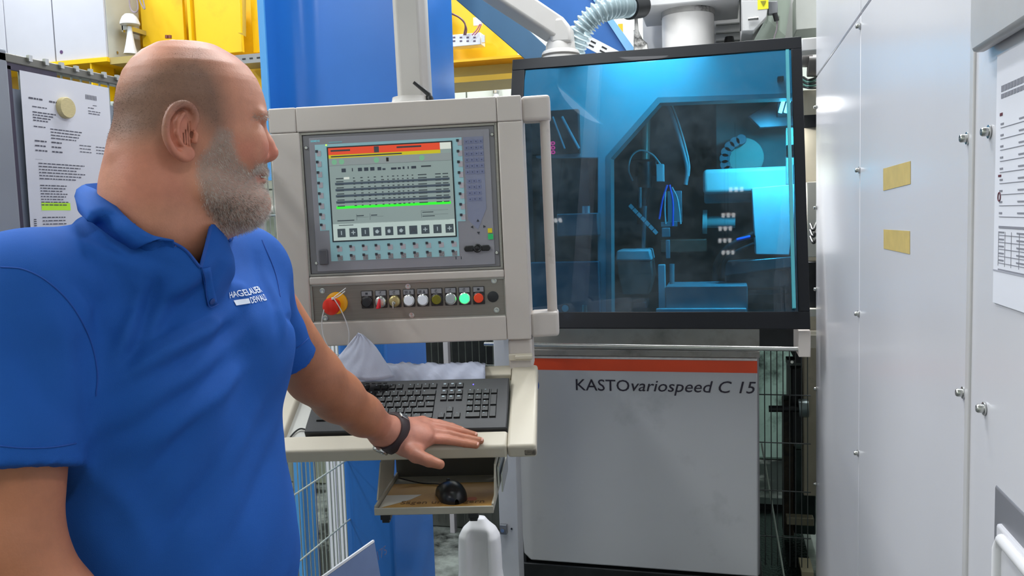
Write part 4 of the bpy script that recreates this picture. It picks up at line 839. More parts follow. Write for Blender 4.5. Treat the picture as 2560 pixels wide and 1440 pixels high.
part('clamp', MB().cyl((c.x, 6.45, c.z-.01), (c.x, 6.45, c.z+.01), .028, 12), steel, PW, smooth=True)
# white cabinets
WCm = mat('cabinet_white', '#b9bac5', .4, var=.015); side_m = mat('cabinet_side', '#b3b4ac', .45, var=.04)
zc = onY(140, 155, 5.0).z; xr = onY(265, 100, 5.0).x
def wcab(xa, xb, lab):
    t = thing('wall_cabinet', ((xa+xb)/2, 5.15, zc), lab, 'cabinet', 'white cabinets on the yellow shelf')
    part('body', MB().box((xa, 5.02, zc), (xb, 5.36, zc+.75)), side_m, t, bevel=.003)
    part('door', MB().box((xa+.002, 5.0, zc+.003), (xb-.003, 5.018, zc+.75)), WCm, t, bevel=.002)
    lk = part('lock', MB().cyl((xa+.05, 4.998, zc+.065), (xa+.05, 5.0, zc+.065), .013, 14), mat('lock_purple', '#553a66', .5), t)
    return t
xm = onY(135, 80, 5.0).x; xl = onY(14, 80, 5.0).x
c1 = wcab(xm, xr, 'white cabinet high on the left, nearest the horn, with purple lock')
c2 = wcab(xl, xm-.004, 'white cabinet high on the left between two others, no lock in sight')
c3 = wcab(xl-.45, xl-.004, 'white cabinet cut by the picture edge at the top left')
for p in ((5.08, zc+.44), (5.1, zc+.05), (5.33, zc+.32)): part('side_screw', MB().cyl((xr, p[0], p[1]), (xr+.006, p[0], p[1]), .01, 10), steel, c1)
SBm = thing('yellow_shelf', (-4.6, 5.2, 2.5), 'yellow steel beam shelf carrying the white cabinets', 'beam')
part('flange', MB().box((-5.6, 4.97, zc-.035), (xr+.02, 5.42, zc-.004)), yellow, SBm, bevel=.002)
part('web', MB().box((-5.6, 5.2, zc-.6), (xr-.12, 5.22, zc-.035)), yellow_d, SBm)
part('stiffener', MB().box((xr-.13, 4.98, zc-.5), (xr-.118, 5.2, zc-.035)), yellow, SBm)
part('end_plate', MB().box((xr+.02, 5.0, zc-.05), (xr+.30, 5.4, zc-.004)), mat('shelf_olive', '#a5925a', .5), SBm)
part('beam', MB().box((-5.6, 5.55, zc-.30), (-3.3, 5.6, zc-.05)), yellow, SBm)
part('beam', MB().box((-5.6, 5.5, zc-.55), (-3.3, 5.56, zc-.38)), yellow_d, SBm)
HN = thing('signal_horn', (xr+.12, 5.0, zc+.4), 'white signal horn with dome lamp on the cabinet side', 'horn')
hp = lambda x, y: Vector((xr+.10, 0, 0)) + Vector((0, onX(x, y, xr+.10).y, onX(x, y, xr+.10).z))
hc = onY(325, 60, 5.1)
def h3(x, y): p = onY(x, y, 5.1); return Vector((p.x, 5.1, p.z))
hm = mat('horn_grey_white', '#cfd2da', .35)
part('dome', MB().lathe(h3(325, 62), (0, 0, 1), [(.066, 0), (.066, .012), (.06, .03), (.048, .055), (.03, .072), (0, .078)], 28), hm, HN, smooth=True)
part('bell', MB().lathe(h3(324, 66), (h3(327, 140)-h3(324, 66)), [(.014, 0), (.020, .06), (.03, .12), (.045, .185), (.047, .19), (.042, .188), (.02, .06)], 28), hm, HN, smooth=True)
part('bracket', MB().box(h3(303, 64)+Vector((0, 0, 0)), h3(318, 74)+Vector((0, .25, 0))).box(h3(304, 62), h3(308, 80)+Vector((0, .02, 0))), steel, HN)
HC = thing('hanging_cable', h3(335, 10), 'thin mauve cable loop hanging over the horn', 'cable')
part('cable', MB().tube(arc([h3(322, -20), h3(326, 20), h3(337, 31), h3(345, 20), h3(340, -20)]), .006, 6).tube(arc([h3(345, -20), h3(352, 8), h3(362, 22), h3(356, -10)]), .005, 6), mat('cable_mauve', '#8d8088', .5), HC, smooth=True)

# ================================================================ left fence along X=-1.2 with paper
FX = -1.2
wire_m = mat('fence_wire', '#aeb6ae', .35, .5)
FN = thing('mesh_fence', (FX, 2.0, 0), 'steel wire mesh guard fence running away on the left behind the man', 'fence')
ztop = 1.905
y = 1.15
wp = {}
def wire(par, a, b, r=.0018, I=None):
    return part('wire', MB().cyl(a, b, r, 6), wire_m, par, smooth=True)
w0 = None
i = 0
while y < 2.55:
    if w0 is None:
        w0 = wire(FN, (FX, y, .08), (FX, y, ztop), .0019); y_first = y
    else:
        o = w0.copy(); COL.objects.link(o); o.parent = FN; o.location = (0, y-y_first, 0)
    y += .0245; i += 1
for z in (.2, .4, .6, .8, 1.0, 1.2, 1.4, 1.6, 1.8):
    part('cross_wire', MB().cyl((FX+.003, 1.12, z+.026), (FX+.003, 2.55, z+.026), .0028, 6), wire_m, FN, smooth=True)
part('top_rail', MB().box((FX-.012, 1.10, ztop-.012), (FX+.012, 2.55, ztop+.004)), mat('rail_grey', '#77756e', .4, .4), FN, bevel=.002)
for k in range(20): part('rail_clip', MB().box((FX+.012, 1.23+k*.0365, ztop-.004), (FX+.018, 1.238+k*.0365, ztop+.007)), steel, FN)
part('fence_post', MB().box((FX-.045, 2.0, 0), (FX-.015, 2.04, ztop)), mat('post_pale', '#b5b0b4', .45), FN, bevel=.003)
part('fence_post', MB().box((FX-.03, 1.13, 0), (FX+.012, 1.19, ztop+.01)), mat('post_grey2', '#8b8f98', .45), FN, bevel=.004)
part('dark_post', MB().box((FX-.06, 2.02, .0), (FX-.03, 2.05, 1.2)), darksteel, FN)
bd = mat('board_grey', '#868d98', .45, .2, var=.05)
BDp = thing('grey_guard_board', (FX, 1.3, 1.3), 'grey sheet board on the fence, carrying the pinned paper', 'board')
part('board', MB().box((FX+.004, 1.192, .9), (FX+.008, 1.52, 1.85)), bd, BDp)
part('dark_edge', MB().box((FX+.003, 1.188, .9), (FX+.010, 1.197, 1.888)), mat('purple_dark', '#40384c', .5), BDp)
part('top_edge', MB().box((FX+.003, 1.188, 1.882), (FX+.010, 1.30, 1.893)), mat('purple_dark', '#40384c', .5), BDp)
LCb = thing('grey_cabinet', (FX+.1, 1.05, 0), 'pale grey cabinet edge cut off at the left picture border', 'cabinet')
part('body', MB().box((FX-.4, .8, 0), (FX-.01, 1.175, 1.875)), mat('grey_cab', '#c6c6cc', .45), LCb, bevel=.004)
part('front', MB().box((FX-.01, .8, .02), (FX+.0, 1.165, 1.62)), whitep, LCb, bevel=.003)
part('top_cap', MB().box((FX-.4, .8, 1.875), (FX+.005, 1.19, 1.89)), mat('purple_dark', '#40384c', .5), LCb)
# paper
PA = thing('pinned_paper', (FX+.012, 1.31, 1.58), 'white printed order sheet with green highlight held by a round wooden magnet', 'paper')
PAz0, PAz1, PAy0, PAy1 = 1.58, 1.882, 1.207, 1.423
mb = MB(); n = 8
vs = []
for i in range(n+1):
    for j in range(n+1):
        a, b = i/n, j/n; vs.append((FX+.014+.006*sin(a*3)*(1-b)+.004*b, PAy0+(PAy1-PAy0)*a, PAz0+(PAz1-PAz0)*b))
mb.add(vs, [(i*(n+1)+j, i*(n+1)+j+1, (i+1)*(n+1)+j+1, (i+1)*(n+1)+j) for i in range(n) for j in range(n)])
sp_ = part('sheet', mb, paperm, PA, smooth=True)
def px(a, b, e=.0006): return (FX+.014+.006*sin(a*3)*(1-b)+.004*b+e, PAy0+(PAy1-PAy0)*a, PAz0+(PAz1-PAz0)*b)
def prect(mb, a0, b0, a1, b1, e=.0006): mb.add([px(a0, b0, e), px(a1, b0, e), px(a1, b1, e), px(a0, b1, e)], [(0, 1, 2, 3)])
mb = MB()
def words(a0, a1, b, h=.006):
    a = a0
    while a < a1-.01:
        w_ = random.uniform(.015, .05); prect(mb, a, b, min(a+w_, a1), b+h); a += w_+.008
for (a0_, a1_, b_, h_) in [(.07, .21, .845, .010), (.28, .46, .842, .010), (.78, .84, .865, .004), (.10, .25, .80, .006), (.72, .80, .845, .005), (.72, .88, .825, .005), (.72, .86, .810, .005)]: words(a0_, a1_, b_, h_)
for k in range(4): words(.10, .34-.03*k, .768-.016*k, .007)
words(.10, .22, .685, .006)
for k in range(4): words(.27, .62-.02*k, .68-.018*k, .006)
for k in range(3): words(.10, .22, .60-.028*k, .008); words(.27, .38, .60-.028*k, .008)
for k in range(3): words(.58, .72, .60-.02*k, .005); words(.78, .92, .60-.02*k, .005)
for k in range(6): words(.12, .62-.05*(k % 3), .47-.018*k, .006)
for k in range(8): words(.12, .40-.02*(k % 3), .34-.0165*k, .006)
for k in range(4): words(.12, .36, .15-.02*k, .006); words(.66, .74, .15-.02*k, .004)
prect(mb, .09, .495, .93, .496); prect(mb, .12, .125, .75, .126)
for k in range(10): prect(mb, .70+k*.014, .90, .706+k*.014, .93)
for k in range(10): prect(mb, .035, .03+k*.012, .06, .036+k*.012)
part('print', mb, inkm, PA, kind='stuff')
mb = MB(); prect(mb, .12, .195, .42, .24, .0004); part('green_highlight', mb, mat('highlighter', '#b9ee3a', .7, emit=.1), PA)
mg = onX(162, 270, FX+.02)
part('wooden_magnet', MB().lathe((FX+.016, mg.y, mg.z), (1, .0, 0), [(.019, 0), (.0195, .003), (.0195, .010), (.018, .012), (0, .012)], 30), mat('pale_wood', '#cfbf8e', .55, var=.12, scale=30, aniso=(5, 5, 60)), PA, smooth=True)
BT = thing('blue_spray_cap', (FX-.1, 1.6, 1.72), 'small blue plastic bottle behind the mesh, next to the head', 'bottle')
c = onX(288, 315, FX-.05); part('body', MB().lathe((FX-.05, c.y, c.z-.06), (0, 0, 1), [(.012, 0), (.02, .01), (.026, .05), (.026, .075), (.015, .08)], 18), mat('cap_blue', '#2b5da8', .4), BT, smooth=True)
part('neck', MB().lathe((FX-.05, c.y, c.z+.02), (0, 0, 1), [(.02, 0), (.02, .02), (.012, .03)], 16), mat('cloud_plastic', '#c8d0cc', .4), BT, smooth=True)

# leaning metal sheet bottom centre
LSh = thing('leaning_sheet', (-1.0, 2.25, 0), 'bluish metal sheet leaning low in front of the blue post, bright cut edge', 'sheet')
s1_, s2_ = P(800, 1450, 2.05), P(932, 1356, 2.25); s3_ = P(950, 1460, 2.25)
dn = Vector((s3_.x-s2_.x, s3_.y-s2_.y, s3_.z-s2_.z)).normalized(); s4_ = s2_+dn*(s2_.z/abs(dn.z)); s5_ = s1_+dn*(s1_.z/abs(dn.z))
nrm_ = (s1_-s2_).cross(dn).normalized()*.006
part('plate', MB().prism([s1_, s2_, s4_, s5_], nrm_), mat('sheet_blue_grey', '#7c8fb8', .3, .5, var=.12, scale=6), LSh)
part('bright_edge', MB().prism([s1_+Vector((0, 0, .001)), s2_+Vector((0, 0, .001)), s2_-dn*.007, s1_-dn*.007], nrm_), mat('cut_edge', '#e8e8ec', .3, .2), LSh)
mb = MB(); fd = (s1_-s2_).normalized()*-1; 
hw_ = mb.text('110.60/175', .035, s2_-fd*.10+dn*.055-nrm_*.3, fd, -dn); part('handwriting', mb, mat('pen', '#4a5580', .6), LSh)

# ================================================================ things between console and saw, low
GP = thing('grey_post', (-.87, 3.2, 0), 'pale grey square post left of the saw door with a small bracket', 'post')
ga = onY(1248, 1300, 3.2); gb = onY(1296, 1300, 3.2)
part('post', MB().box((ga.x, 3.2, 0), (gb.x-.002, 3.28, 1.16)), mat('post_grey', '#b3b3b6', .45, dirt=('#6a685f', .6, .9, 6)), GP, bevel=.003)
ba = onY(1250, 1310, 3.19); bb = onY(1268, 1335, 3.19)
part('bracket', MB().box((ba.x, 3.18, bb.z), (bb.x, 3.2, ba.z)), mat('bracket_grey', '#6e7074', .4, .4), GP, bevel=.002)
part('bolt', MB().cyl(((ba.x+bb.x)/2, 3.17, (ba.z+bb.z)/2), ((ba.x+bb.x)/2, 3.18, (ba.z+bb.z)/2), .008, 10), steel, GP)
hc_ = onY(1279, 1322, 3.199); part('hole', MB().cyl((hc_.x, 3.198, hc_.z), (hc_.x, 3.2, hc_.z), .004, 10), black, GP)
F2 = thing('mesh_gate', (-1.3, 3.9, 0), 'wire mesh guard gate seen below the console, right of the blue post', 'fence')
ya = 3.9; xa = onY(1062, 900, ya).x; xb = onY(1128, 900, ya).x; xc_ = onY(1240, 900, ya).x
n_ = 0; xx = xa-.25
f0 = None
while xx < xc_:
    if f0 is None: f0 = part('wire', MB().cyl((xx, ya, .05), (xx, ya, 1.75), .0022, 6), mat('gate_wire', '#5c615c', .4, .5), F2, smooth=True); fx0 = xx
    else: o = f0.copy(); COL.objects.link(o); o.parent = F2; o.location = (xx-fx0, 0, 0)
    xx += .036
for z in np.arange(.3, 1.75, .2): part('cross_wire', MB().cyl((xa-.25, ya-.004, z-.03), (xc_, ya-.004, z-.03), .003, 6), mat('gate_wire', '#5c615c', .4, .5), F2, smooth=True)
part('gate_post', MB().box((onY(1112, 900, ya).x, ya-.02, 0), (onY(1124, 900, ya).x, ya+.02, 1.75)), mat('post_pale', '#b5b0b4', .45), F2, bevel=.002)
part('gate_post', MB().box((onY(1242, 900, ya-.3).x, ya-.3, 0), (onY(1272, 900, ya-.3).x, ya-.26, 1.25)), mat('post_pale2', '#9c9ca4', .45), F2, bevel=.002)
BM = thing('dark_conveyor', (-1.2, 4.6, 0), 'dark machine unit with pale covers behind the wire gate', 'machine')
part('unit', MB().box((-1.75, 4.3, .0), (-1.05, 4.8, 1.02)), darksteel, BM, bevel=.01)
part('cover', MB().box((-1.22, 4.25, 1.03), (-.98, 4.6, 1.22)), mat('cover_cream', '#c8c2b4', .5), BM, bevel=.008)
part('control_head', MB().box((-1.48, 4.2, 1.02), (-1.36, 4.4, 1.24)), darksteel, BM, bevel=.008)
part('valve', MB().cyl((-1.40, 4.1, .5), (-1.28, 4.1, .62), .035, 14).cyl((-1.35, 4.15, .3), (-1.35, 4.15, .7), .02, 12), darksteel, BM, smooth=True)
part('red_light', MB().box((-1.45, 4.19, 1.15), (-1.41, 4.2, 1.17)), mat('red_led2', '#ff2040', .5, emit=3), BM)
part('gap_darkener', MB().box((-1.60, 3.95, .0), (-1.02, 4.28, .62)), mat('gap_dark', '#4e504b', .5, var=.25), BM, bevel=.01)  # dark block added to make the gap behind the gate darker
# far-left machine seen through mesh between beard and console
FM = thing('pale_machine', (-2.6, 4.3, 0), 'pale machine housings seen through the mesh between beard and console', 'machine')
part('housing', MB().box((-3.4, 4.6, 0), (-2.0, 5.1, 1.30)), mat('mint_white', '#cfdcc8', .5), FM, bevel=.01)
part('dark_base', MB().box((-3.4, 4.5, 0), (-2.0, 4.6, 1.15)), mat('olive_grey', '#7f8474', .5), FM, bevel=.01)
part('bracket', MB().prism([(-2.75, 4.4, 1.72), (-2.55, 4.4, 1.72), (-2.5, 4.4, 1.66), (-2.7, 4.4, 1.30), (-2.78, 4.4, 1.35), (-2.68, 4.4, 1.62)], (0, .05, 0)), mat('arm_greenish', '#8c9484', .5), FM, bevel=.004)
part('roller', MB().cyl((-2.9, 4.3, 1.68), (-2.3, 4.3, 1.68), .035, 14), mat('roller_grey', '#9a9c94', .4, .3), FM, smooth=True)
part('orange_strip', MB().box((-2.7, 4.49, 1.28), (-2.3, 4.5, 1.30)), mat('orange_strip', '#d8904a', .5), FM)

# ================================================================ right gap: fence and machinery
F3 = thing('guard_mesh', (.3, 3.75, 0), 'wire mesh panel in the gap right of the saw door', 'fence')
yb = 3.62; xg0 = onY(1902, 1100, yb).x; xg1 = .365
gw = mat('dark_wire', '#4c5050', .35, .6)
for i, xp in enumerate((1912, 1928, 1943, 1958, 1974, 1989, 2004, 2019)):
    X_ = onY(xp, 1100, yb).x; part('wire', MB().cyl((X_, yb, .06), (X_, yb, 1.03), .0022, 6), gw, F3, smooth=True)
for yy in (987, 1107, 1227, 1342):
    z = onY(1960, yy, yb).z; part('cross_wire', MB().cyl((xg0-.05, yb-.004, z), (xg1-.01, yb-.004, z), .0028, 6), gw, F3, smooth=True)
RM = thing('roller_unit', (.35, 4.1, 0), 'dark greasy roller bearing unit behind the mesh panel', 'machine')
part('frame', MB().box(onY(1968, 900, 3.95), onY(2042, 915, 3.95)+Vector((0, .1, 0))), mat('plate_grey3', '#6f7a78', .4, .4), RM)
part('upright', MB().box((onY(1958, 1000, 4.0).x, 4.0, .05), (onY(1985, 1000, 4.0).x, 4.1, onY(1970, 1000, 4.0).z)), mat('rusty_brown', '#4a3c2c', .5, var=.3, dirt=('#15140f', .4, .6, 8)), RM, bevel=.004)
part('block', MB().box((onY(1978, 1000, 3.9).x, 3.9, onY(1970, 1110, 3.9).z), (onY(2040, 1000, 3.9).x, 4.2, onY(1970, 920, 3.9).z)), darksteel, RM, bevel=.006)
part('block', MB().box((onY(1985, 1000, 3.95).x, 3.95, .08), (onY(2040, 1000, 3.95).x, 4.2, onY(1970, 1130, 3.9).z)), mat('greasy_green', '#2d3a38', .3, .5, var=.4, scale=12), RM, bevel=.006)
part('shaft', MB().cyl(onY(1922, 1022, 3.85), onY(2000, 1022, 3.85), .015, 16), darksteel, RM, smooth=True)
part('bearing', MB().cyl(onY(1996, 1020, 3.85), onY(2020, 1020, 3.85), .042, 24), mat('bearing_grey', '#7d8a8c', .3, .7), RM, smooth=True)
part('bracket_plate', MB().box(onY(1966, 1293, 3.7), onY(2035, 1316, 3.7)+Vector((0, .05, 0))), mat('olive_steel', '#7a7562', .4, .4), RM, bevel=.003)
for xx in (1980, 2008): part('bolt', MB().cyl(onY(xx, 905, 3.94), onY(xx, 905, 3.95), .007, 8), steel, RM)
part('base_plate', MB().box((onY(2004, 1400, 3.6).x, 3.6, .02), (.365, 3.75, .05)), mat('tan_plate', '#a49a80', .5), RM)
RD = thing('thin_rod', (.3, 3.9, 0), 'thin pale rod leaning in the gap right of the saw door', 'rod')
part('rod', MB().cyl(onY(1904, 1108, 3.75), onY(1960, 1440, 3.55), .004, 8), mat('rod_pale', '#a8b4a8', .35, .3), RD, smooth=True)
CH = thing('coolant_pan', (.25, 4.0, 0), 'wet dark chip pan on the floor in the gap beside the saw', 'pan')
part('pan', MB().box((.14, 3.45, .0), (.365, 4.5, .03)), mat('wet_chips', '#1a2322', .12, .6, var=.5, scale=60, bump=1.0, bscale=90), CH)
part('foot', MB().box((.15, 4.4, .0), (.36, 4.5, .06)), darksteel, CH)
BK = thing('mint_tank', (.5, 5.5, 0), 'mint green tank far behind the saw gap', 'tank')
part('tank', MB().box((.05, 5.4, 0), (1.2, 6.0, 1.4)), mat('mint_paint', '#a9c8bc', .4, var=.08, dirt=('#3d4a44', .5, .7, 5)), BK, bevel=.02)
# ================================================================ the man
def V3(v): return np.array([v[0], v[1], v[2]], float)
def axis(segs):
    out = []
    for a, b, s in segs: out += list(np.linspace(a, b, max(2, int(round((b-a)/s))+1)))[:-1]
    return np.array(out+[segs[-1][1]])
class Field:
    def __init__(s, ax, ay, az): s.ax = [ax, ay, az]; s.f = np.full((len(ax), len(ay), len(az)), .06, np.float32)
    def sub(s, lo, hi):
        sl = [slice(max(0, np.searchsorted(a, l)-1), min(len(a), np.searchsorted(a, h)+1)) for a, l, h in zip(s.ax, lo, hi)]
        X = s.ax[0][sl[0]][:, None, None]; Y = s.ax[1][sl[1]][None, :, None]; Z = s.ax[2][sl[2]][None, None, :]
        return tuple(sl), X, Y, Z
    def comb(s, sl, d, k, op):
        f = s.f[sl]
        if op == 'sub': d = -d; h = np.maximum(k-abs(f-d), 0)/k; s.f[sl] = (np.maximum(f, d)+h*h*k/4)
        else: h = np.maximum(k-abs(f-d), 0)/k; s.f[sl] = (np.minimum(f, d)-h*h*k/4)
    def cone(s, a, b, ra, rb, k=.01, op='add'):
        a, b = V3(a), V3(b); m_ = max(ra, rb)+k+.02
        sl, X, Y, Z = s.sub(np.minimum(a, b)-m_, np.maximum(a, b)+m_); ab = b-a; L2 = max(ab@ab, 1e-9)
        h = np.clip(((X-a[0])*ab[0]+(Y-a[1])*ab[1]+(Z-a[2])*ab[2])/L2, 0, 1)
        d = np.sqrt((X-a[0]-h*ab[0])**2+(Y-a[1]-h*ab[1])**2+(Z-a[2]-h*ab[2])**2)-(ra+(rb-ra)*h); s.comb(sl, d, k, op)
    def ell(s, c, R3, r, k=.01, op='add'):      # R3: rows are the axes
        c = V3(c); m_ = max(r)+k+.02; sl, X, Y, Z = s.sub(c-m_, c+m_); dx, dy, dz = X-c[0], Y-c[1], Z-c[2]; k0 = 0; k1 = 0
        for i in range(3): q_ = dx*R3[i][0]+dy*R3[i][1]+dz*R3[i][2]; k0 = k0+(q_/r[i])**2; k1 = k1+(q_/r[i]**2)**2
        k0 = np.sqrt(k0); s.comb(sl, k0*(k0-1)/np.maximum(np.sqrt(k1), 1e-6), k, op)
    def dent(s, a, b, A, sg):                   # push the surface in (A>0) or out along a short line
        a, b = V3(a), V3(b); m_ = 3*sg; sl, X, Y, Z = s.sub(np.minimum(a, b)-m_, np.maximum(a, b)+m_); ab = b-a; L2 = max(ab@ab, 1e-9)
        h = np.clip(((X-a[0])*ab[0]+(Y-a[1])*ab[1]+(Z-a[2])*ab[2])/L2, 0, 1)
        d2 = (X-a[0]-h*ab[0])**2+(Y-a[1]-h*ab[1])**2+(Z-a[2]-h*ab[2])**2; s.f[sl] += A*np.exp(-d2/(sg*sg))
    def mesh(s):
        f = s.f; A = [np.asarray(a) for a in s.ax]; sg = f < 0
        c = sg[:-1, :-1, :-1].astype(np.int8)
        tot = sum(sg[i:f.shape[0]-1+i, j:f.shape[1]-1+j, k:f.shape[2]-1+k].astype(np.int8) for i in (0, 1) for j in (0, 1) for k in (0, 1))
        I, J, K = np.nonzero((tot > 0) & (tot < 8)); n = len(I)
        idx = np.full(tot.shape, -1, np.int32); idx[I, J, K] = np.arange(n)
        cv = {(i, j, k): f[I+i, J+j, K+k].astype(float) for i in (0, 1) for j in (0, 1) for k in (0, 1)}
        acc = np.zeros((n, 3)); cnt = np.zeros(n)
        for d in range(3):
            for u in (0, 1):
                for v in (0, 1):
                    a = [0, 0, 0]; b = [0, 0, 0]; o = [x_ for x_ in range(3) if x_ != d]; a[o[0]] = b[o[0]] = u; a[o[1]] = b[o[1]] = v; b[d] = 1
                    fa, fb = cv[tuple(a)], cv[tuple(b)]; m_ = (fa < 0) != (fb < 0); t = np.where(m_, fa/np.where(m_, fa-fb, 1), 0)
                    p = np.zeros((n, 3)); p[:, d] = t; p[:, o[0]] = u; p[:, o[1]] = v; acc[m_] += p[m_]; cnt[m_] += 1
        p = acc/cnt[:, None]; ids = (I, J, K)
        co = np.stack([A[d][ids[d]]+(A[d][ids[d]+1]-A[d][ids[d]])*p[:, d] for d in range(3)], 1)
        F_ = []
        for d in range(3):
            o = [x_ for x_ in range(3) if x_ != d]
            s0 = [slice(None)]*3; s1 = [slice(None)]*3; s0[d] = slice(0, -1); s1[d] = slice(1, None)
            for q_ in (s0, s1):
                for e in o: q_[e] = slice(1, -1)
            a, b = sg[tuple(s0)], sg[tuple(s1)]; g = np.nonzero(a != b); flip = a[g]
            g = list(g); g[o[0]] = g[o[0]]+1; g[o[1]] = g[o[1]]+1
            def id_(u, v): h = list(g); h[o[0]] = h[o[0]]-u; h[o[1]] = h[o[1]]-v; return idx[tuple(h)]
            qd = np.stack([id_(1, 1), id_(0, 1), id_(0, 0), id_(1, 0)], 1)
            if d == 1: flip = ~flip
            qd[~flip] = qd[~flip][:, ::-1]; F_.append(qd)
        return co, np.concatenate(F_)
def smooth_co(co, F_, it, lam=.5, mask=None):
    e = np.concatenate([F_[:, [0, 1]], F_[:, [1, 2]], F_[:, [2, 3]], F_[:, [3, 0]]])
    e = np.concatenate([e, e[:, ::-1]])
    n = len(co); deg = np.bincount(e[:, 0], minlength=n)[:, None]
    for k in range(it):
        l_ = lam if k % 2 == 0 else -lam*1.02
        av = np.stack([np.bincount(e[:, 0], weights=co[e[:, 1], d], minlength=n) for d in range(3)], 1)/np.maximum(deg, 1)
        st = l_*(av-co); co = co+(st if mask is None else st*mask[:, None])
    return co
def normals(co, F_):
    fn = np.cross(co[F_[:, 2]]-co[F_[:, 0]], co[F_[:, 3]]-co[F_[:, 1]]); n = np.zeros_like(co)
    for k in range(4):
        for d in range(3): n[:, d] += np.bincount(F_[:, k], weights=fn[:, d], minlength=len(co))
    return n/np.maximum(np.linalg.norm(n, axis=1, keepdims=True), 1e-12)
def np_obj(name, co, F_, m_, parent):
    I = INV[parent.name]; Rn = np.array(I)[:3, :3]; tn = np.array(I)[:3, 3]
    me = bpy.data.meshes.new(name); me.vertices.add(len(co)); me.vertices.foreach_set('co', (co@Rn.T+tn).astype(np.float32).ravel())
    me.loops.add(len(F_)*4); me.loops.foreach_set('vertex_index', F_.astype(np.int32).ravel())
    me.polygons.add(len(F_)); me.polygons.foreach_set('loop_start', np.arange(len(F_), dtype=np.int32)*4)
    me.update(calc_edges=True); me.polygons.foreach_set('use_smooth', [True]*len(F_)); me.materials.append(m_)
    o = bpy.data.objects.new(name, me); COL.objects.link(o); o.parent = parent; INV[o.name] = I; return o

# --- joints (camera-surveyed positions in the hall)
HC_ = V3(P(480, 330, 1.12)); hang = radians(45)
hf_ = np.array([cos(hang), sin(hang), 0]); hl_ = np.array([-sin(hang), cos(hang), 0]); hu_ = np.array([0, 0, 1.])
def HL(x, y, lat=0.):                            # world point on the sagittal plane shifted by lat (negative = towards the camera)
    return V3(onp(x, y, Vector(HC_+hl_*lat), Vector(hl_)))
def toH(p): d = np.asarray(p)-HC_; return np.array([d@hf_, d@hl_, d[..., 2]] if d.ndim == 1 else [d@hf_, d@hl_, d[:, 2]])
R_S, L_S = V3(P(60, 745, .97)), V3(P(595, 670, 1.36))
R_E, L_E = V3(P(25, 1370, .93)), V3(P(785, 938, 1.57))
L_W = V3(P(967, 1078, 1.80)); L_M = V3(P(845, 992, 1.645)); L_M2 = V3(P(906, 1038, 1.72))
R_W = R_E+np.array([.13, .02, -.23])
lat = L_S-R_S; lat[2] = 0; lat /= np.linalg.norm(lat); fwd = np.array([lat[1], -lat[0], 0]); T0 = (R_S+L_S)/2; T0[2] = 0
TR3 = [lat, fwd, hu_]
rings = np.array([(.98, .185, .14, .02), (1.02, .185, .14, .012), (1.10, .19, .147, .012), (1.20, .192, .145, .008), (1.30, .192, .142, .004), (1.40, .195, .136, 0), (1.47, .188, .122, 0), (1.53, .155, .10, -.01), (1.57, .11, .078, -.015), (1.61, .07, .06, -.015)])
def torso(Fd, off, k, z0=.97, z1=1.61):
    c = T0; sl, X, Y, Z = Fd.sub((c[0]-.34, c[1]-.34, z0-.02), (c[0]+.34, c[1]+.34, z1+.03))
    hw_, hd_, bc = [np.interp(Z, rings[:, 0], rings[:, i]) for i in (1, 2, 3)]
    a = (X-c[0])*lat[0]+(Y-c[1])*lat[1]; b = (X-c[0])*fwd[0]+(Y-c[1])*fwd[1]-bc
    q_ = (abs(a/(hw_+off))**2.3+abs(b/(hd_+off))**2.3)**(1/2.3); d = (q_-1)*np.minimum(hw_, hd_)*1.05
    dz = np.maximum(Z-z1, z0-Z); d = np.where(dz > 0, np.sqrt(np.maximum(d, 0)**2+dz**2), np.maximum(d, dz)); Fd.comb(sl, d, k, 'add')

# --- skin body field
fs_ = .0021
ax_ = axis([(-1.06, -.84, .005), (-.84, -.52, fs_), (-.52, -.40, .004)]); ay_ = axis([(.58, .84, .005), (.84, 1.12, fs_), (1.12, 1.5, .005), (1.5, 1.80, .0026)])
az_ = axis([(.68, .90, .004), (.90, 1.06, .008), (1.06, 1.22, .0026), (1.22, 1.52, .006), (1.52, 1.88, fs_)])
B = Field(ax_, ay_, az_)
# head loft from the side outline
front = [(430, 100), (500, 106), (545, 120), (590, 147), (618, 172), (640, 203), (655, 238), (663, 268), (666, 290), (660, 310), (652, 325), (648, 350), (648, 380), (650, 408), (651, 428), (650, 445), (649, 465), (650, 485), (648, 508), (636, 532), (612, 548), (575, 557)]
back = [(430, 100), (385, 108), (350, 126), (325, 148), (305, 175), (291, 215), (284, 260), (287, 310), (293, 350), (300, 385), (308, 420), (330, 460), (360, 500), (400, 540), (450, 556)]
def prof_(pts):
    q_ = np.array([toH(HL(*p)) for p in pts]); q_ = q_[np.argsort(q_[:, 2])]; return q_[:, 2], q_[:, 0]
zf, xf = prof_(front); zb, xb = prof_(back)
ztop = max(zf.max(), zb.max()); zbot = min(zf.min(), zb.min())
wz = np.array([(zbot, .034), (zbot+.02, .048), (-.075, .058), (-.05, .064), (-.02, .070), (.01, .0745), (.04, .0775), (.065, .076), (.085, .068), (.103, .052), (.115, .035), (ztop, .004)])
sl, X, Y, Z = B.sub(HC_-.19, HC_+.19)
hx = (X-HC_[0])*hf_[0]+(Y-HC_[1])*hf_[1]; hy = (X-HC_[0])*hl_[0]+(Y-HC_[1])*hl_[1]; hz = Z-HC_[2]
XF = np.interp(hz, zf, xf); XB = np.interp(hz, zb, xb); a_ = np.maximum((XF-XB)/2, .004); xc_h = (XF+XB)/2; W_ = np.interp(hz, wz[:, 0], wz[:, 1])
tt_ = np.clip((hx-xc_h)/a_, -1.2, 1.2); g_ = 1-.24*np.clip(tt_, 0, 1.2)**2-.10*np.clip(-tt_, 0, 1.2)**2
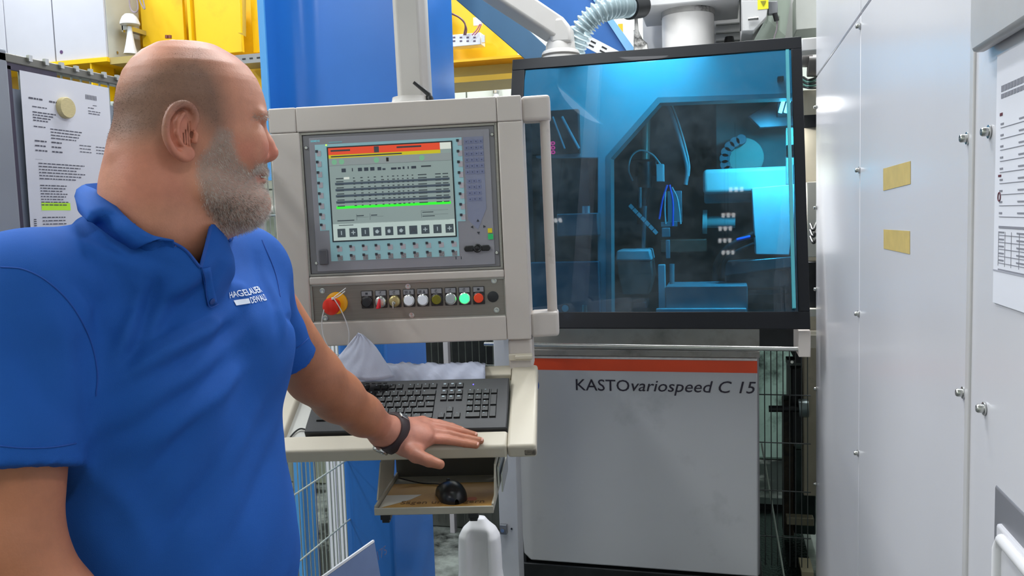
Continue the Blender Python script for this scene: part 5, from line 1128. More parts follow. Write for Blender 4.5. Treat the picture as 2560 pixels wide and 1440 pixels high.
q_ = (abs((hx-xc_h)/a_)**2.25+abs(hy/(W_*g_))**2.25)**(1/2.25); d = (q_-1)*np.minimum(a_, W_)
dz = np.maximum(hz-ztop, zbot-hz); d = np.where(dz > 0, np.sqrt(np.maximum(d, 0)**2+dz**2), d); B.comb(sl, d, .004, 'add'); del XF, XB, W_, tt_, g_, q_
HR3 = [hf_, hl_, hu_]
for sd in (-1, 1):
    B.ell(HL(648, 290, .024*sd)-hf_*.004, HR3, (.012, .024, .009), .012)                 # brow
    B.dent(HL(650, 322, .033*sd), HL(632, 326, .036*sd), .0068, .013)                    # socket
    B.ell(HL(630, 324, .032*sd), HR3, (.0135, .0145, .0115), .005)                       # eyelid over the ball
    B.ell(HL(622, 346, .036*sd), HR3, (.014, .013, .006), .008)                          # bag under the eye
    B.ell(HL(604, 368, .038*sd), HR3, (.036, .024, .030), .018)                          # cheek
    B.cone(HL(520, 475, .050*sd), HL(600, 525, .026*sd), .022, .022, .02)                # jaw
    B.cone(HL(668, 390, .013*sd)-hf_*.006, HL(660, 394, .015*sd)-hf_*.008, .0085, .007, .006)       # nostril wing
    B.dent(HL(655, 398, .026*sd), HL(632, 440, .036*sd), .0022, .006)                    # fold beside the mouth
    B.dent(HL(644, 331, .022*sd), HL(618, 331, .045*sd), .0016, .0028)                   # closed lid line
    B.dent(HL(628, 355, .022*sd), HL(604, 352, .050*sd), .0014, .0045)
    for (pa_, pb_) in (((608, 326), (590, 318)), ((608, 331), (590, 332)), ((607, 336), (592, 345))): B.dent(HL(*pa_, .052*sd), HL(*pb_, .060*sd), .0012, .0022)
B.cone(HL(650, 324), HL(665, 358), .0088, .0108, .010); B.cone(HL(662, 360), HL(675, 381), .0105, .0118, .006); B.cone(HL(668, 392), HL(655, 402), .007, .006, .006)
B.ell(HL(645, 429), HR3, (.0125, .022, .008), .006); B.ell(HL(643, 434), HR3, (.0135, .020, .0042), .003); B.ell(HL(641, 452), HR3, (.0135, .019, .0062), .004)
B.dent(HL(652, 442, -.024), HL(652, 442, .024), .0026, .0035)
B.ell(HL(622, 512), HR3, (.030, .034, .028), .016)
B.dent(HL(655, 468, -.016), HL(655, 468, .016), .0020, .006)
# under the chin, neck
B.cone(HL(560, 520), HL(470, 585), .036, .036, .03)
B.cone(HL(388, 400), HL(384, 480), .060, .0625, .02); B.cone(HL(384, 480), HL(386, 560), .0625, .066, .02); B.cone(HL(440, 470), HL(442, 585), .050, .047, .02)
B.cone(HL(300, 390, -.02), HL(300, 440, .03), .012, .012, .012)
# ears
def EAR(e, p): return e(p[0], p[1], p[2])
for sd in (-1, 1):
    e_ = lambda x, y, o: HL(x, y, (.076+o)*sd) if sd < 0 else HC_+hf_*(toH(HL(x, y, -(.076+o)))[0])+hl_*(.076+o)+hu_*toH(HL(x, y, -(.076+o)))[2]
    B.ell(e_(447, 325, .004), [hf_*.97-hl_*sd*-.0+hu_*.0, hl_, hu_], (.0185, .0045, .036), .004)
    hp_ = [(478, 326, .000), (489, 296, .003), (480, 270, .007), (458, 259, .011), (434, 270, .015), (419, 295, .018), (414, 328, .019), (422, 358, .016), (438, 382, .011), (458, 395, .007)]
    hp_ = [tuple(v) for v in arc(hp_, 4)]
    for i in range(len(hp_)-1): B.cone(EAR(e_, hp_[i]), EAR(e_, hp_[i+1]), .0040, .0040, .003)
    for a, b in (((458, 285, .010), (443, 305, .013)), ((443, 305, .013), (441, 332, .013)), ((441, 332, .013), (452, 356, .010)), ((452, 356, .010), (470, 366, .006))): B.cone(e_(*a), e_(*b), .0036, .0036, .003)
    B.ell(e_(466, 385, .004), HR3, (.0105, .006, .0105), .005); B.cone(e_(487, 338, .002), e_(486, 352, .003), .0050, .0045, .005)
    B.dent(e_(470, 335, .004), e_(466, 352, .004), .0065, .0075); B.dent(e_(462, 296, .006), e_(470, 312, .004), .003, .005); B.dent(e_(430, 300, .016), e_(428, 345, .014), .0018, .004)
# torso core, shoulders, arms
torso(B, -.022, .03, z0=.90, z1=1.60)
B.cone(T0+hu_*1.565-fwd*.02, R_S+hu_*-.01, .05, .045, .03); B.cone(T0+hu_*1.565-fwd*.02, L_S+hu_*-.01, .05, .045, .03)
B.ell(T0+hu_*1.47+fwd*.03, TR3, (.10, .045, .06), .03)
B.cone(R_S, R_E, .060, .052, .02); 
B.cone(R_E, R_E+(R_W-R_E)*.35, .052, .050, .02); B.cone(R_E+(R_W-R_E)*.35, R_W, .050, .030, .02)
rd = (R_W-R_E)/np.linalg.norm(R_W-R_E); rs_ = np.cross(rd, lat); rs_ /= np.linalg.norm(rs_); rl = np.cross(rs_, rd)
B.ell(R_W+rd*.055, [rd, rs_, rl], (.055, .040, .016), .015)
for i in range(4):
    k0_ = R_W+rd*(.085)+rs_*(.030-.020*i); k1_ = k0_+rd*.04+rl*.008; k2_ = k1_+rd*(.026-.004*abs(i-1))+rl*.014; B.cone(k0_, k1_, .011, .010, .006); B.cone(k1_, k2_, .010, .008, .003)
B.cone(R_W+rd*.02+rs_*.02, R_W+rd*.06+rs_*.052, .016, .012, .01); B.cone(R_W+rd*.06+rs_*.052, R_W+rd*.095+rs_*.055+rl*.01, .012, .009, .004)
B.cone(L_S, L_E, .056, .050, .02); B.cone(L_E, L_M, .052, .0485, .02); B.cone(L_M, L_M2, .0475, .041, .02); B.cone(L_M2, L_W, .041, .029, .02)
# left hand on the shelf edge
SOw = V3(MK @ SO); fyw = V3(MK.to_3x3() @ fy); fzw = V3(MK.to_3x3() @ fz); fzw /= np.linalg.norm(fzw)
def TP(x, y, h): return V3(onp(x, y, Vector(SOw+fzw*h), Vector(fzw)))
wr = TP(985, 1084, .045)
B.cone(L_W, wr, .029, .030, .015)
B.ell((L_W+wr)/2, [ (wr-L_W)/np.linalg.norm(wr-L_W), fyw, fzw], (.03, .034, .025), .02)
mc = [TP(1068, 1096, .020), TP(1070, 1078, .024), TP(1066, 1063, .021), TP(1056, 1052, .016)]
for i, m__ in enumerate(mc): B.cone(wr+(m__-wr)*.12+fyw*(.012-.010*i), m__, .018, .0128-.0006*i, .016)
B.ell((wr+mc[1])/2-fzw*.002, [(mc[1]-wr)/np.linalg.norm(mc[1]-wr), fyw, fzw], (.042, .034, .017), .014)
fg = [[mc[0], TP(1120, 1100, .018), TP(1162, 1108, .012), TP(1190, 1113, .009)],
      [mc[1], TP(1124, 1086, .020), TP(1170, 1097, .013), TP(1201, 1102, .009)],
      [mc[2], TP(1116, 1070, .018), TP(1158, 1080, .012), TP(1186, 1087, .0085)],
      [mc[3], TP(1098, 1058, .014), TP(1130, 1066, .0105), TP(1152, 1073, .008)]]
fr = [(.0112, .0100, .0092, .0078), (.0115, .0102, .0094, .0080), (.0108, .0097, .0088, .0076), (.0096, .0086, .0078, .0068)]
for J_, r_ in zip(fg, fr):
    for i in range(3): B.cone(J_[i], J_[i+1], r_[i], r_[i+1], .0022 if i else .006)
for i in range(3): B.ell(mc[i]+fzw*.004, HR3, (.010, .010, .008), .008)
for i in (1, 2, 3): B.dent((fg[i][1]+fg[i-1][1])/2+fzw*.010, (fg[i][2]+fg[i-1][2])/2+fzw*.006, .0015, .0035)
tb = [TP(1010, 1112, .022), V3(P(1040, 1138, 1.755)), V3(P(1072, 1152, 1.735)), V3(P(1100, 1161, 1.73))]
for i, (ra_, rb2) in enumerate(((.0215, .0165), (.0158, .0132), (.0128, .0102))): B.cone(tb[i], tb[i+1], ra_, rb2, .010 if i == 0 else .003)
B.cone(tb[0], wr, .018, .026, .02); B.cone(tb[1], mc[0]-fzw*.006, .008, .009, .014)
co, Fq = B.mesh(); co = smooth_co(co, Fq, 4, .5)
nm = normals(co, Fq)
# colours of the skin by place: stubble, beard, redness
def projn(p):
    v = p-np.array(CAM); z_ = v@np.array(FW); return 1280+F*(v@np.array(CR_))/z_, 720-F*(v@np.array(CU_))/z_
hl3 = toH(co); mir = HC_+np.outer(hl3[0], hf_)+np.outer(-abs(hl3[1]), hl_)+np.outer(hl3[2], hu_); PX, PY = projn(mir)
ishead = (co[:, 2] > 1.555) & (abs(hl3[1]) < .12)
def polymask(poly, soft):
    poly = np.array(poly, float); n = len(poly); ins = np.zeros(len(PX), bool); dm = np.full(len(PX), 1e9)
    for i in range(n):
        a, b = poly[i], poly[(i+1) % n]; ab = b-a; h = np.clip(((PX-a[0])*ab[0]+(PY-a[1])*ab[1])/(ab@ab), 0, 1)
        dm = np.minimum(dm, np.hypot(PX-a[0]-h*ab[0], PY-a[1]-h*ab[1]))
        c_ = ((a[1] > PY) != (b[1] > PY)) & (PX < (b[0]-a[0])*(PY-a[1])/(b[1]-a[1]+1e-9)+a[0]); ins ^= c_
    return np.clip(.5+np.where(ins, dm, -dm)/soft/2, 0, 1)*ishead
hair = polymask([(260, 250), (300, 215), (350, 190), (395, 160), (440, 139), (492, 138), (535, 165), (560, 230), (570, 290), (560, 335), (540, 345), (500, 300), (470, 270), (430, 280), (410, 320), (395, 340), (330, 345), (260, 350)], 27)
beard = polymask([(548, 320), (578, 330), (588, 372), (600, 405), (632, 432), (640, 412), (672, 408), (680, 570), (560, 590), (515, 520), (492, 440), (496, 400), (520, 370)], 10)
lips = polymask([(636, 436), (662, 434), (662, 456), (640, 456)], 4)*(abs(hl3[1]) < .03)
beard = beard*(1-.8*lips)
red = np.maximum.reduce([polymask([(590, 345), (645, 350), (640, 410), (585, 400)], 18)*.8, polymask([(655, 350), (700, 360), (705, 405), (655, 405)], 12), polymask([(405, 255), (495, 255), (492, 405), (420, 400)], 6)*.8*(abs(hl3[1]) > .074), polymask([(280, 380), (420, 360), (480, 500), (300, 520)], 25)*.6])
base = np.array(hexc('#c6866b')); c_ = np.tile(base, (len(co), 1))
armm = (~ishead)[:, None]; wb_ = np.clip((np.linalg.norm(co-(HC_-hu_*.05), axis=1)-.20)/.10, 0, 1)[:, None]; c_ = c_*(1-wb_)+np.array(hexc('#b37252'))*wb_
hd = np.exp(-(((co-wr)@fyw)**2)*0)*(np.linalg.norm(co-(wr+mc[1])/2, axis=1) < .17)
hdm = np.clip(1.3-np.linalg.norm(co-(wr+mc[1]*1.5)/2.5, axis=1)/.12, 0, 1)*hd
c_ = c_*(1-hdm[:, None])+np.array(hexc('#d08c78'))*hdm[:, None]
def mixc(w_, h_, s_=1.): 
    global c_
    c_ = c_*(1-(w_*s_)[:, None])+np.array(hexc(h_))*(w_*s_)[:, None]
mixc(red, '#c4705c', .65); mixc(lips, '#a86c62', .6); mixc(hair, '#77594a', .85*1.0); mixc(beard, '#a08a80', .75)
PA_ = thing('person', (T0[0], T0[1], 0), 'man in royal blue polo shirt with grey beard, one hand on the console', 'person')
sk = bpy.data.materials.new('skin'); sk.use_nodes = True; nt = sk.node_tree; b = nt.nodes['Principled BSDF']
vc = nt.nodes.new('ShaderNodeVertexColor'); vc.layer_name = 'skin'
tc = nt.nodes.new('ShaderNodeTexCoord')
n1 = nt.nodes.new('ShaderNodeTexNoise'); n1.inputs['Scale'].default_value = 22; n1.inputs['Detail'].default_value = 6; n1.inputs['Roughness'].default_value = .7
nt.links.new(tc.outputs['Object'], n1.inputs['Vector'])
mr = nt.nodes.new('ShaderNodeMapRange'); mr.inputs[1].default_value = .3; mr.inputs[2].default_value = .7; mr.inputs[3].default_value = .86; mr.inputs[4].default_value = 1.12; nt.links.new(n1.outputs[0], mr.inputs[0])
n2 = nt.nodes.new('ShaderNodeTexNoise'); n2.inputs['Scale'].default_value = 420; n2.inputs['Detail'].default_value = 2; nt.links.new(tc.outputs['Object'], n2.inputs['Vector'])
mm = nt.nodes.new('ShaderNodeVectorMath'); mm.operation = 'SCALE'; nt.links.new(vc.outputs[0], mm.inputs[0]); nt.links.new(mr.outputs[0], mm.inputs['Scale']); nt.links.new(mm.outputs[0], b.inputs['Base Color'])
bp = nt.nodes.new('ShaderNodeBump'); bp.inputs['Strength'].default_value = .25; bp.inputs['Distance'].default_value = .001; nt.links.new(n2.outputs[0], bp.inputs['Height']); nt.links.new(bp.outputs[0], b.inputs['Normal'])
b.inputs['Roughness'].default_value = .48; b.inputs['Subsurface Weight'].default_value = .08; b.inputs['Subsurface Radius'].default_value = (.01, .004, .002)
body = np_obj('body', co, Fq, sk, PA_)
at = body.data.color_attributes.new('skin', 'FLOAT_COLOR', 'POINT'); at.data.foreach_set('color', np.concatenate([np.clip(c_, 0, 1), np.ones((len(co), 1))], 1).astype(np.float32).ravel())
# beard hairs
def hairs(name, w_, count, L_, m_, down, wid=.00022):
    pr_ = w_/w_.sum(); pick = rng.choice(len(co), count, p=pr_); vs = []; fsx = []
    jit = rng.normal(0, .0012, (count, 3))
    for i, k in enumerate(pick):
        n_ = nm[k]; d_ = n_*.75+down+rng.normal(0, .22, 3); d_ /= np.linalg.norm(d_); p = co[k]+jit[i]-n_*(jit[i]@n_); l_ = L_*rng.uniform(.5, 1.2)
        u_ = np.cross(d_, n_+.01); u_ /= np.linalg.norm(u_)+1e-9; v_ = np.cross(d_, u_); b_ = len(vs)
        vs += [p+u_*wid-n_*.0003, p-u_*wid*.5+v_*wid*.87-n_*.0003, p-u_*wid*.5-v_*wid*.87-n_*.0003, p+d_*l_]; fsx += [(b_, b_+1, b_+3), (b_+1, b_+2, b_+3), (b_+2, b_, b_+3)]
    return part(name, MB().add([tuple(v) for v in vs], fsx), m_, PA_, kind='stuff')
bw = beard*(1-hair); bw[abs(hl3[1]) > .1] = 0; bw[lips > .3] = 0
hairs('beard', bw**1.5, 7500, .0058, mat('beard_grey', '#cdc3bc', .6, var=.3, scale=120), np.array([0, 0, -.55])+hf_*.15)
bw2 = polymask([(560, 480), (650, 500), (640, 560), (540, 575), (520, 520)], 14)
hairs('beard', bw2**1.5, 2000, .0055, mat('beard_dark', '#6a5850', .6, var=.35, scale=120), np.array([0, 0, -.5]))
hairs('hair_stubble', hair**2, 6000, .0016, mat('stubble', '#5c4a40', .7), np.array([0, 0, -.3]), .00016)
mw = polymask([(655, 408), (672, 412), (668, 434), (636, 436), (630, 425)], 4); hairs('moustache', mw+1e-9*ishead, 900, .006, mat('beard_grey', '#b7aaa2', .6, var=.35, scale=120), np.array([0, 0, -.8]))
ebw = polymask([(630, 283), (668, 283), (668, 296), (626, 300)], 3)*(nm@hf_ > 0); hairs('eyebrow', ebw, 260, .005, mat('beard_grey', '#b7aaa2', .6, var=.35, scale=120), hf_*.3-hu_*.1)
# nails
for J_, r_ in zip(fg, fr):
    d_ = J_[3]-J_[2]; d_ /= np.linalg.norm(d_); s_ = np.cross(fzw, d_); c0 = J_[3]+fzw*(r_[3]*.86)+d_*.001
    g = []; vs = []
    for i in range(5):
        for j in range(5):
            u_, v_ = (i-2)/2, (j-2)/2; vs.append(tuple(c0+d_*u_*.0058*(1-.1*v_*v_)+s_*v_*r_[3]*.62-fzw*(.0016*v_*v_+.0006*max(0, u_)**2)+fzw*.0006))
    part('fingernail', MB().add(vs, [(i*5+j, i*5+j+1, (i+1)*5+j+1, (i+1)*5+j) for i in range(4) for j in range(4)]), mat('nail', '#dba596', .3), PA_, smooth=True)

# --- polo shirt
S = Field(axis([(-1.1, -.38, .0042)]), axis([(.55, 1.62, .0045)]), axis([(.93, 1.70, .0045)]))
RH, LH = V3(P(28, 1168, .93)), V3(P(722, 893, 1.49))
for Sx, r1, r2, E_ in ((R_S, .072, .074, RH), (L_S, .062, .053, LH)):
    S.cone(Sx, E_, r1, r2, .035)
    d_ = (E_-Sx)/np.linalg.norm(E_-Sx)
    # cut the sleeve flat at the hem and hollow it
    sl, X, Y, Z = S.sub(E_-.13, E_+.13); pd = (X-E_[0])*d_[0]+(Y-E_[1])*d_[1]+(Z-E_[2])*d_[2]
    rad = np.sqrt(np.maximum((X-E_[0])**2+(Y-E_[1])**2+(Z-E_[2])**2-pd**2, 0))
    near = (rad < .098) & (pd > 0); S.f[sl] = np.where(near, np.maximum(S.f[sl], pd), S.f[sl])
torso(S, 0, .035, z0=.97)
for Sx, r1 in ((R_S, .072), (L_S, .062)): S.cone(T0+hu_*1.565-fwd*.015, Sx, .060, r1, .04)
S.ell(T0+hu_*1.40+fwd*.065+lat*.085, TR3, (.09, .07, .09), .05); S.ell(T0+hu_*1.40+fwd*.065-lat*.085, TR3, (.09, .07, .09), .05)
S.ell(T0+hu_*1.12+fwd*.055, TR3, (.14, .105, .15), .06)
# neck opening and V
S.cone(L_S-hu_*.02+fwd*.015, T0+hu_*1.43+lat*.10+fwd*.07, .062, .072, .05)
S.cone(HL(386, 560), HL(386, 640), .070, .090, .03); S.cone(HL(444, 590), HL(446, 640), .052, .058, .05)
sc, SF = S.mesh(); sc = smooth_co(sc, SF, 8, .5)
bvh = BVHTree.FromPolygons([tuple(v) for v in sc], [tuple(int(i) for i in f) for f in SF])
def onshirt(x, y):
    d_ = ray(x, y).normalized(); h = bvh.ray_cast(CAM, d_); return None if h[0] is None else (V3(h[0]), V3(h[1]))
sn = normals(sc, SF); disp = np.zeros(len(sc))
def fold(pts, A, sg, taper=True):
    global disp
    A = A*1.7
    P3 = [onshirt(*p) for p in pts]; P3 = [p[0] for p in P3 if p]
    if len(P3) < 2: return
    cum = np.concatenate([[0], np.cumsum([np.linalg.norm(P3[i+1]-P3[i]) for i in range(len(P3)-1)])]); best = np.full(len(sc), 1e9); tb_ = np.zeros(len(sc))
    for i in range(len(P3)-1):
        a, ab = P3[i], P3[i+1]-P3[i]; h = np.clip(((sc-a)@ab)/(ab@ab), 0, 1); d2 = ((sc-a-h[:, None]*ab)**2).sum(1); m_ = d2 < best; best[m_] = d2[m_]; tb_[m_] = (cum[i]+h[m_]*(cum[i+1]-cum[i]))/cum[-1]
    w_ = np.sin(np.pi*np.clip(tb_*.9+.05, 0, 1))**.8 if taper else 1.
    disp += A*np.exp(-best/(sg*sg))*w_
for pts, A, sg in [
    ([(392, 690), (372, 770), (345, 850), (310, 920)], -.006, .010), ([(360, 700), (335, 790), (305, 870)], .005, .010),
    ([(560, 650), (500, 730), (420, 810), (330, 890), (250, 950)], -.006, .013), ([(520, 640), (450, 720), (380, 800)], .005, .012),
    ([(640, 760), (560, 830), (460, 900), (340, 960), (240, 1020)], -.007, .014), ([(600, 770), (520, 830), (420, 880), (320, 925)], .006, .013),
    ([(620, 860), (540, 940), (440, 1010), (330, 1080), (230, 1120)], -.006, .015), ([(600, 920), (520, 1010), (420, 1090)], .005, .014),
    ([(560, 930), (470, 1080), (360, 1210), (260, 1300)], -.005, .016), ([(610, 1060), (540, 1180), (440, 1310), (380, 1420)], -.005, .016), ([(650, 1000), (590, 1120), (500, 1250)], .004, .016),
    ([(690, 1100), (640, 1230), (560, 1400)], -.004, .018), ([(250, 1180), (330, 1280), (380, 1400)], .003, .016),
    ([(180, 700), (250, 760), (270, 850), (245, 960)], -.004, .012), ([(100, 750), (160, 850), (180, 980)], .003, .014), ([(30, 800), (60, 900), (120, 1000), (190, 1060)], -.003, .014),
    ([(200, 600), (270, 640), (360, 660)], .003, .012), ([(240, 590), (330, 640), (430, 660)], -.003, .010),
    ([(560, 640), (600, 720), (640, 830)], .003, .014), ([(640, 640), (670, 730), (690, 820)], -.004, .010), ([(700, 720), (720, 790), (740, 850)], -.0035, .010), ([(680, 700), (700, 780), (710, 850)], .003, .009),
    ([(540, 700), (530, 820), (500, 900)], .003, .016)]: fold(pts, A, sg)
disp += .0012*np.sin(sc[:, 0]*60+sc[:, 2]*45)*np.sin(sc[:, 1]*50-sc[:, 2]*35)
disp0 = disp.copy()
sc = sc+sn*disp[:, None]; sc = smooth_co(sc, SF, 2, .4)
shirt_m = mat('polo_blue', '#1b55a8', .8, var=.05, scale=12, bump=.35, bscale=1400, spec=.25)
VP_ = [(200, 430), (222, 466), (262, 492), (310, 542), (376, 590), (427, 606), (462, 625), (500, 668), (513, 620), (524, 566), (600, 520), (560, 380)]
fcx, fcy = projn(sc[SF].mean(1)); ins = np.zeros(len(SF), bool)
for i in range(len(VP_)):
    a, b = VP_[i], VP_[(i+1) % len(VP_)]; ins ^= ((a[1] > fcy) != (b[1] > fcy)) & (fcx < (b[0]-a[0])*(fcy-a[1])/(b[1]-a[1]+1e-9)+a[0])
ins &= np.linalg.norm(sc[SF].mean(1)-np.array(CAM), axis=1) < 1.30
SFk = SF[~ins]
sn = normals(sc, SF)
bvh = BVHTree.FromPolygons([tuple(v) for v in sc], [tuple(int(i) for i in f) for f in SF])
SHt = np_obj('polo_shirt', sc, SFk, shirt_m, PA_)
# seams and hems as fine raised lines
def seam(name, pts, w_=.0009, lift=.0004):
    q_ = [onshirt(*p) for p in arc([(a, b, 0) for a, b in pts], 8) for p in [(p[0], p[1])]]; q_ = [Vector(p[0]+p[1]*lift) for p in q_ if p]
    runs = [[]]
    for v in q_:
        if runs[-1] and (v-runs[-1][-1]).length > .022: runs.append([])
        runs[-1].append(v)
    q_ = max(runs, key=len)
    if len(q_) > 2: part(name, MB().tube(q_, w_, 6), mat('seam_blue', '#164a9e', .8), SHt, smooth=True)
seam('sleeve_seam', [(2, 668), (60, 674), (120, 705), (180, 765), (225, 850), (243, 930), (240, 990)])
seam('sleeve_seam', [(655, 600), (690, 690), (706, 790), (708, 870)])
seam('hem_seam', [(0, 1115), (60, 1120), (130, 1118), (190, 1108)])
seam('hem_seam', [(712, 880), (745, 868), (770, 846)])
# placket
def patch(name, pxs, lift, m_, par):
    rows_ = []
    for row in pxs:
        r_ = []
        for (x, y) in row:
            h = onshirt(x, y); r_.append(tuple((h[0]+h[1]*lift) if h else tuple(P(x, y, 1.05))))
        rows_.append(r_)
    nu, nv = len(rows_), len(rows_[0]); o = part(name, MB().add([v for r_ in rows_ for v in r_], [(i*nv+j, i*nv+j+1, (i+1)*nv+j+1, (i+1)*nv+j) for i in range(nu-1) for j in range(nv-1)]), m_, par, smooth=True, ang=80)
    s_ = o.modifiers.new('s', 'SOLIDIFY'); s_.thickness = .0012; s_.offset = 0; return o
patch('placket', [[(503+ (t*17)+s_*22-2, 672+t*92-s_*5) for s_ in np.linspace(0, 1, 4)] for t in np.linspace(0, 1, 10)], .0016, shirt_m, SHt)
seam('placket_seam', [(503, 672), (512, 715), (519, 764), (541, 760)], .0007, .0028)
seam('neck_edge', [(425, 604), (462, 625), (500, 669)], .0022, .001); seam('neck_edge', [(500, 669), (513, 622), (525, 568)], .0022, .001)
h = onshirt(527, 752); part('button', MB().lathe(Vector(h[0]+h[1]*.002), Vector(h[1]), [(.0045, 0), (.0045, .0012), (.0035, .0016), (0, .0012)], 14), mat('button_blue', '#123c86', .4), SHt, smooth=True)
# printed firm name on the chest
lc = onshirt(624, 740)[0]; ln_ = np.mean([onshirt(a, b)[1] for a in (590, 604, 616, 628, 642) for b in (732, 741, 750)], 0); lu_ = np.cross(hu_, ln_); lu_ /= np.linalg.norm(lu_); lu_ *= np.sign(lu_@lat); ln_ = np.cross(lu_, hu_); ln_ *= np.sign(ln_@fwd)
def chestpt(u_, v_):
    o_ = lc+lu_*u_+hu_*(v_+u_*.03); h = bvh.ray_cast(Vector(o_+ln_*.06), Vector(-ln_), .2); return tuple(np.array(h[0])+np.array(h[1])*.0011) if h[0] is not None else tuple(o_)
LWD = .072
def chest_text(txt, u0, v0, w_, h_):
    mb0 = MB().text(txt, 1.0, (0, 0, 0), (1, 0, 0), (0, 1, 0), bold=.012, thick=0.0); v1 = np.array([tuple(v) for v in mb0.v]); v1[:, 0] -= v1[:, 0].min(); W0 = v1[:, 0].max(); H0 = v1[:, 1].max()
    part('lettering', MB().add([chestpt(u0+v[0]/W0*w_, v0+v[1]/H0*h_) for v in v1], mb0.f), mat('print_white', '#dfe6f4', .6), SHt)
chest_text('HAGELAUER', -LWD*.5, .001, LWD, .0085); chest_text('DEWALD', -LWD*.04, -.0105, LWD*.54, .0085)
part('print_bar', MB().add([chestpt(-LWD*.42+i*LWD*.07, v_) for v_ in (-.0100, -.003) for i in range(6)], [(i, i+1, i+7, i+6) for i in range(5)]), mat('print_white', '#dfe6f4', .6), SHt)
# collar
Tl = [(433, 606, 1.045), (405, 600, 1.03), (376, 588, 1.02), (340, 566, 1.015), (310, 540, 1.02), (285, 513, 1.04), (262, 490, 1.06), (235, 474, 1.09), (211, 464, 1.13), (225, 461, 1.19), (260, 460, 1.24), (300, 470, 1.28), (400, 520, 1.30), (480, 560, 1.27), (518, 568, 1.22), (528, 585, 1.17)]
Ol = [(352, 618, .995), (336, 626, .985), (318, 614, .975), (285, 596, .97), (245, 571, .975), (220, 552, .985), (203, 536, 1.01), (196, 522, 1.05), (199, 512, 1.11), (205, 520, 1.2), (240, 530, 1.27), (300, 540, 1.32), (420, 560, 1.36), (540, 585, 1.36), (585, 585, 1.32), (575, 605, 1.24)]
Ow = [P(*p) for p in Ol]
for i in range(5):
    h_ = onshirt(Ol[i][0], Ol[i][1])
    if h_: Ow[i] = Vector(h_[0]+h_[1]*.007)
Tw = [P(*p) for p in Tl]
for i in range(2):
    h_ = onshirt(Tl[i][0], Tl[i][1])
    if h_: Tw[i] = Vector(h_[0]+h_[1]*.006)
T_ = arc(Tw, 5); O_ = arc(Ow, 5); rows_ = []
nc = V3(HL(390, 540))
for k in range(len(T_)):
    t_, o_ = V3(T_[k]), V3(O_[k]); ctr = nc.copy(); ctr[2] = t_[2]; inn = (ctr-t_); inn[2] = 0; inn /= np.linalg.norm(inn); end = .35+.65*min(1, k/8, (len(T_)-1-k)/8)
    r_ = [t_+inn*.008-hu_*.03*end, t_+inn*.004-hu_*.010, t_]
    for s_ in (.12, .35, .65, 1.0): q2 = t_+(o_-t_)*s_; q2 = q2+(-inn*.010*sin(pi*s_)+hu_*.004*sin(pi*s_)); r_.append(q2)
    rows_.append([tuple(v) for v in r_])
nv = 7; nu = len(rows_)
cl = part('collar', MB().add([v for r_ in rows_ for v in r_], [(i*nv+j, i*nv+j+1, (i+1)*nv+j+1, (i+1)*nv+j) for i in range(nu-1) for j in range(nv-1)]), shirt_m, SHt, smooth=True, ang=80)
s_ = cl.modifiers.new('s', 'SOLIDIFY'); s_.thickness = .0026; s_.offset = 0
# eye (lids nearly closed)
for sd in (-1, 1):
    part('eyeball', MB().lathe(Vector(HL(628, 325, .032*sd)-hf_*.001), Vector(hf_), [(.0001, -.011), (.008, -.008), (.011, 0), (.008, .008), (.0001, .011)], 20), mat('eye_white', '#d8cfc8', .25), PA_, smooth=True)
    part('lashes', MB().tube([Vector(HL(645, 330, .022*sd)+hf_*.001), Vector(HL(638, 331, .032*sd)+hf_*.0008), Vector(HL(622, 331, .044*sd))], .0007, 6), mat('lash', '#4a3028', .6), PA_)
# wristwatch, fitted round the wrist
wd = (wr-L_M2)/np.linalg.norm(wr-L_M2); c0 = L_W+(wr-L_W)*.32
v_ = np.array(P(955, 1118, 1.8))-np.array(P(1008, 1052, 1.8)); v_ = v_-wd*(v_@wd)*.6
wdn = np.cross(v_, np.cross(wd, v_)); wdn /= np.linalg.norm(wdn); wd = wdn if wdn@wd > 0 else -wdn
wu = fzw-wd*(fzw@wd); wu /= np.linalg.norm(wu); wv = np.cross(wd, wu)
def wrist_r(off, n=48):
    rel = co-c0; t = rel@wd; m_ = (abs(t-off) < .0035) & (np.linalg.norm(rel, axis=1) < .07); ang = np.arctan2(rel[m_]@wu, rel[m_]@wv); rad = np.hypot(rel[m_]@wu, rel[m_]@wv); out_ = []
    for k in range(n):
        a = 2*pi*k/n; dlt = abs((ang-a+pi) % (2*pi)-pi); q2 = rad[dlt < .16]; out_.append(q2.max() if len(q2) else np.nan)
    out_ = np.array(out_); out_[np.isnan(out_)] = np.nanmean(out_) if not np.all(np.isnan(out_)) else .033
    return np.array([np.mean([out_[(k+j2) % n] for j2 in range(-4, 5)]) for k in range(n)])
n = 48; rr_ = [np.minimum(wrist_r(o_), .047) for o_ in (-.009, 0, .009)]; bm_ = MB()
for i in range(n):
    a = 2*pi*i/n; dr = wv*cos(a)+wu*sin(a)
    for (dd_, e2, k2) in ((-.0115, -.002, 0), (-.0115, .0022, 0), (-.007, .0034, 1), (.007, .0034, 1), (.0115, .0022, 2), (.0115, -.002, 2)): bm_.v.append(Vector(c0+dr*(rr_[k2][i]+e2+.0006)+wd*dd_))
bm_.f = [[i*6+k, i*6+(k+1) % 6, ((i+1) % n)*6+(k+1) % 6, ((i+1) % n)*6+k] for i in range(n) for k in range(6)]
WA = part('wristwatch', bm_, mat('strap_brown', '#35262a', .5), PA_, smooth=True, ang=50)
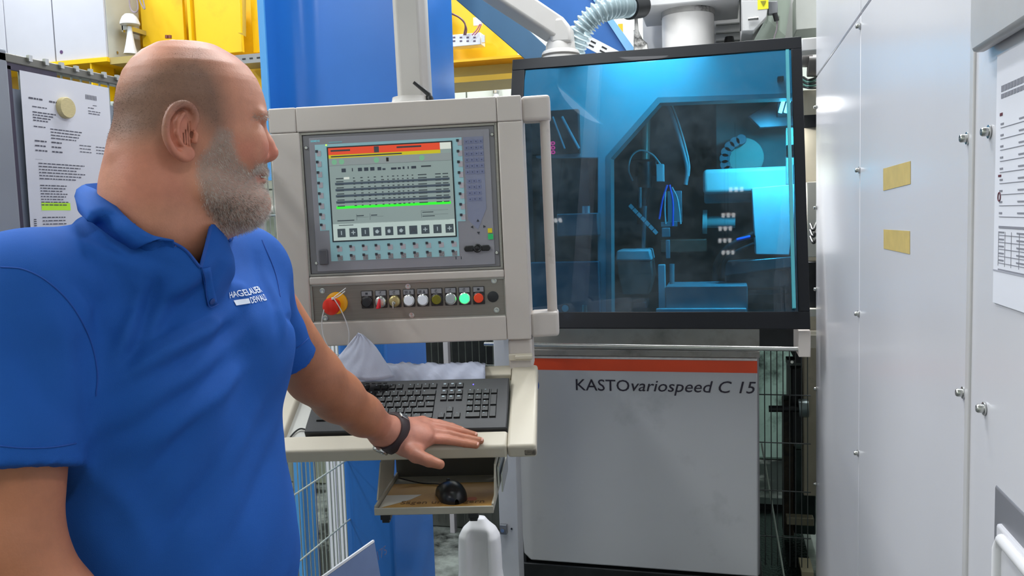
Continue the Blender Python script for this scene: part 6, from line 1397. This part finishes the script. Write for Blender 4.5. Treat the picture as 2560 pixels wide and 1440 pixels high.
def wpt(px_, py_): 
    best = max(range(n), key=lambda k: -np.hypot(*(np.array(projn((c0+(wv*cos(2*pi*k/n)+wu*sin(2*pi*k/n))*rr_[1][k])[None])).ravel()-np.array([px_, py_])))); a = 2*pi*best/n; dr = wv*cos(a)+wu*sin(a); return c0+dr*(rr_[1][best]+.004), dr
for (px_, py_, nmx) in ((1003, 1050, 'buckle'), (955, 1120, 'watch_case')):
    c1, dr = wpt(px_, py_)
    if nmx == 'buckle': part(nmx, MB(frame(Vector(c1), Vector(wd), Vector(np.cross(dr, wd)), Vector(dr))).box((-.0125, -.007, -.002), (.0125, .007, .0022)), steel, WA, bevel=.0012)
    else: part(nmx, MB().lathe(Vector(c1-dr*.003), Vector(dr), [(.0165, -.001), (.018, .001), (.018, .005), (.0155, .0075), (.0145, .0075), (.014, .0065), (0, .0065)], 32), steel, WA, smooth=True)
# trousers, belt, shoes (below the picture)
T2 = Field(axis([(-1.1, -.45, .012)]), axis([(.65, 1.35, .012)]), axis([(.03, 1.09, .012)]))
ft = [T0-lat*.12, T0+lat*.12]
for q2 in ft:
    T2.cone(q2+hu_*.92+fwd*.01, q2+hu_*.52+fwd*.02, .105, .075, .04); T2.cone(q2+hu_*.52+fwd*.02, q2+hu_*.10, .075, .06, .03)
T2.ell(T0+hu_*.98+fwd*.01, TR3, (.19, .14, .13), .05)
tc_, TF = T2.mesh(); tc_ = smooth_co(tc_, TF, 6); np_obj('trousers', tc_, TF, mat('trouser_grey', '#3c4048', .8), PA_)
for q2 in ft:
    S3 = Field(axis([(-1.1, -.45, .008)]), axis([(.65, 1.35, .008)]), axis([(-.03, .16, .008)])); S3.cone(q2+hu_*.05-fwd*.05, q2+hu_*.045+fwd*.14, .048, .042, .03); S3.cone(q2+hu_*.05, q2+hu_*.11, .05, .05, .03)
    sl, X, Y, Z = S3.sub((-2, 0, -1), (0, 2, 1)); S3.f[sl] = np.maximum(S3.f[sl], .006-Z); c3, f3 = S3.mesh(); c3 = smooth_co(c3, f3, 3); sh_ = np_obj('shoe', c3, f3, black, PA_)
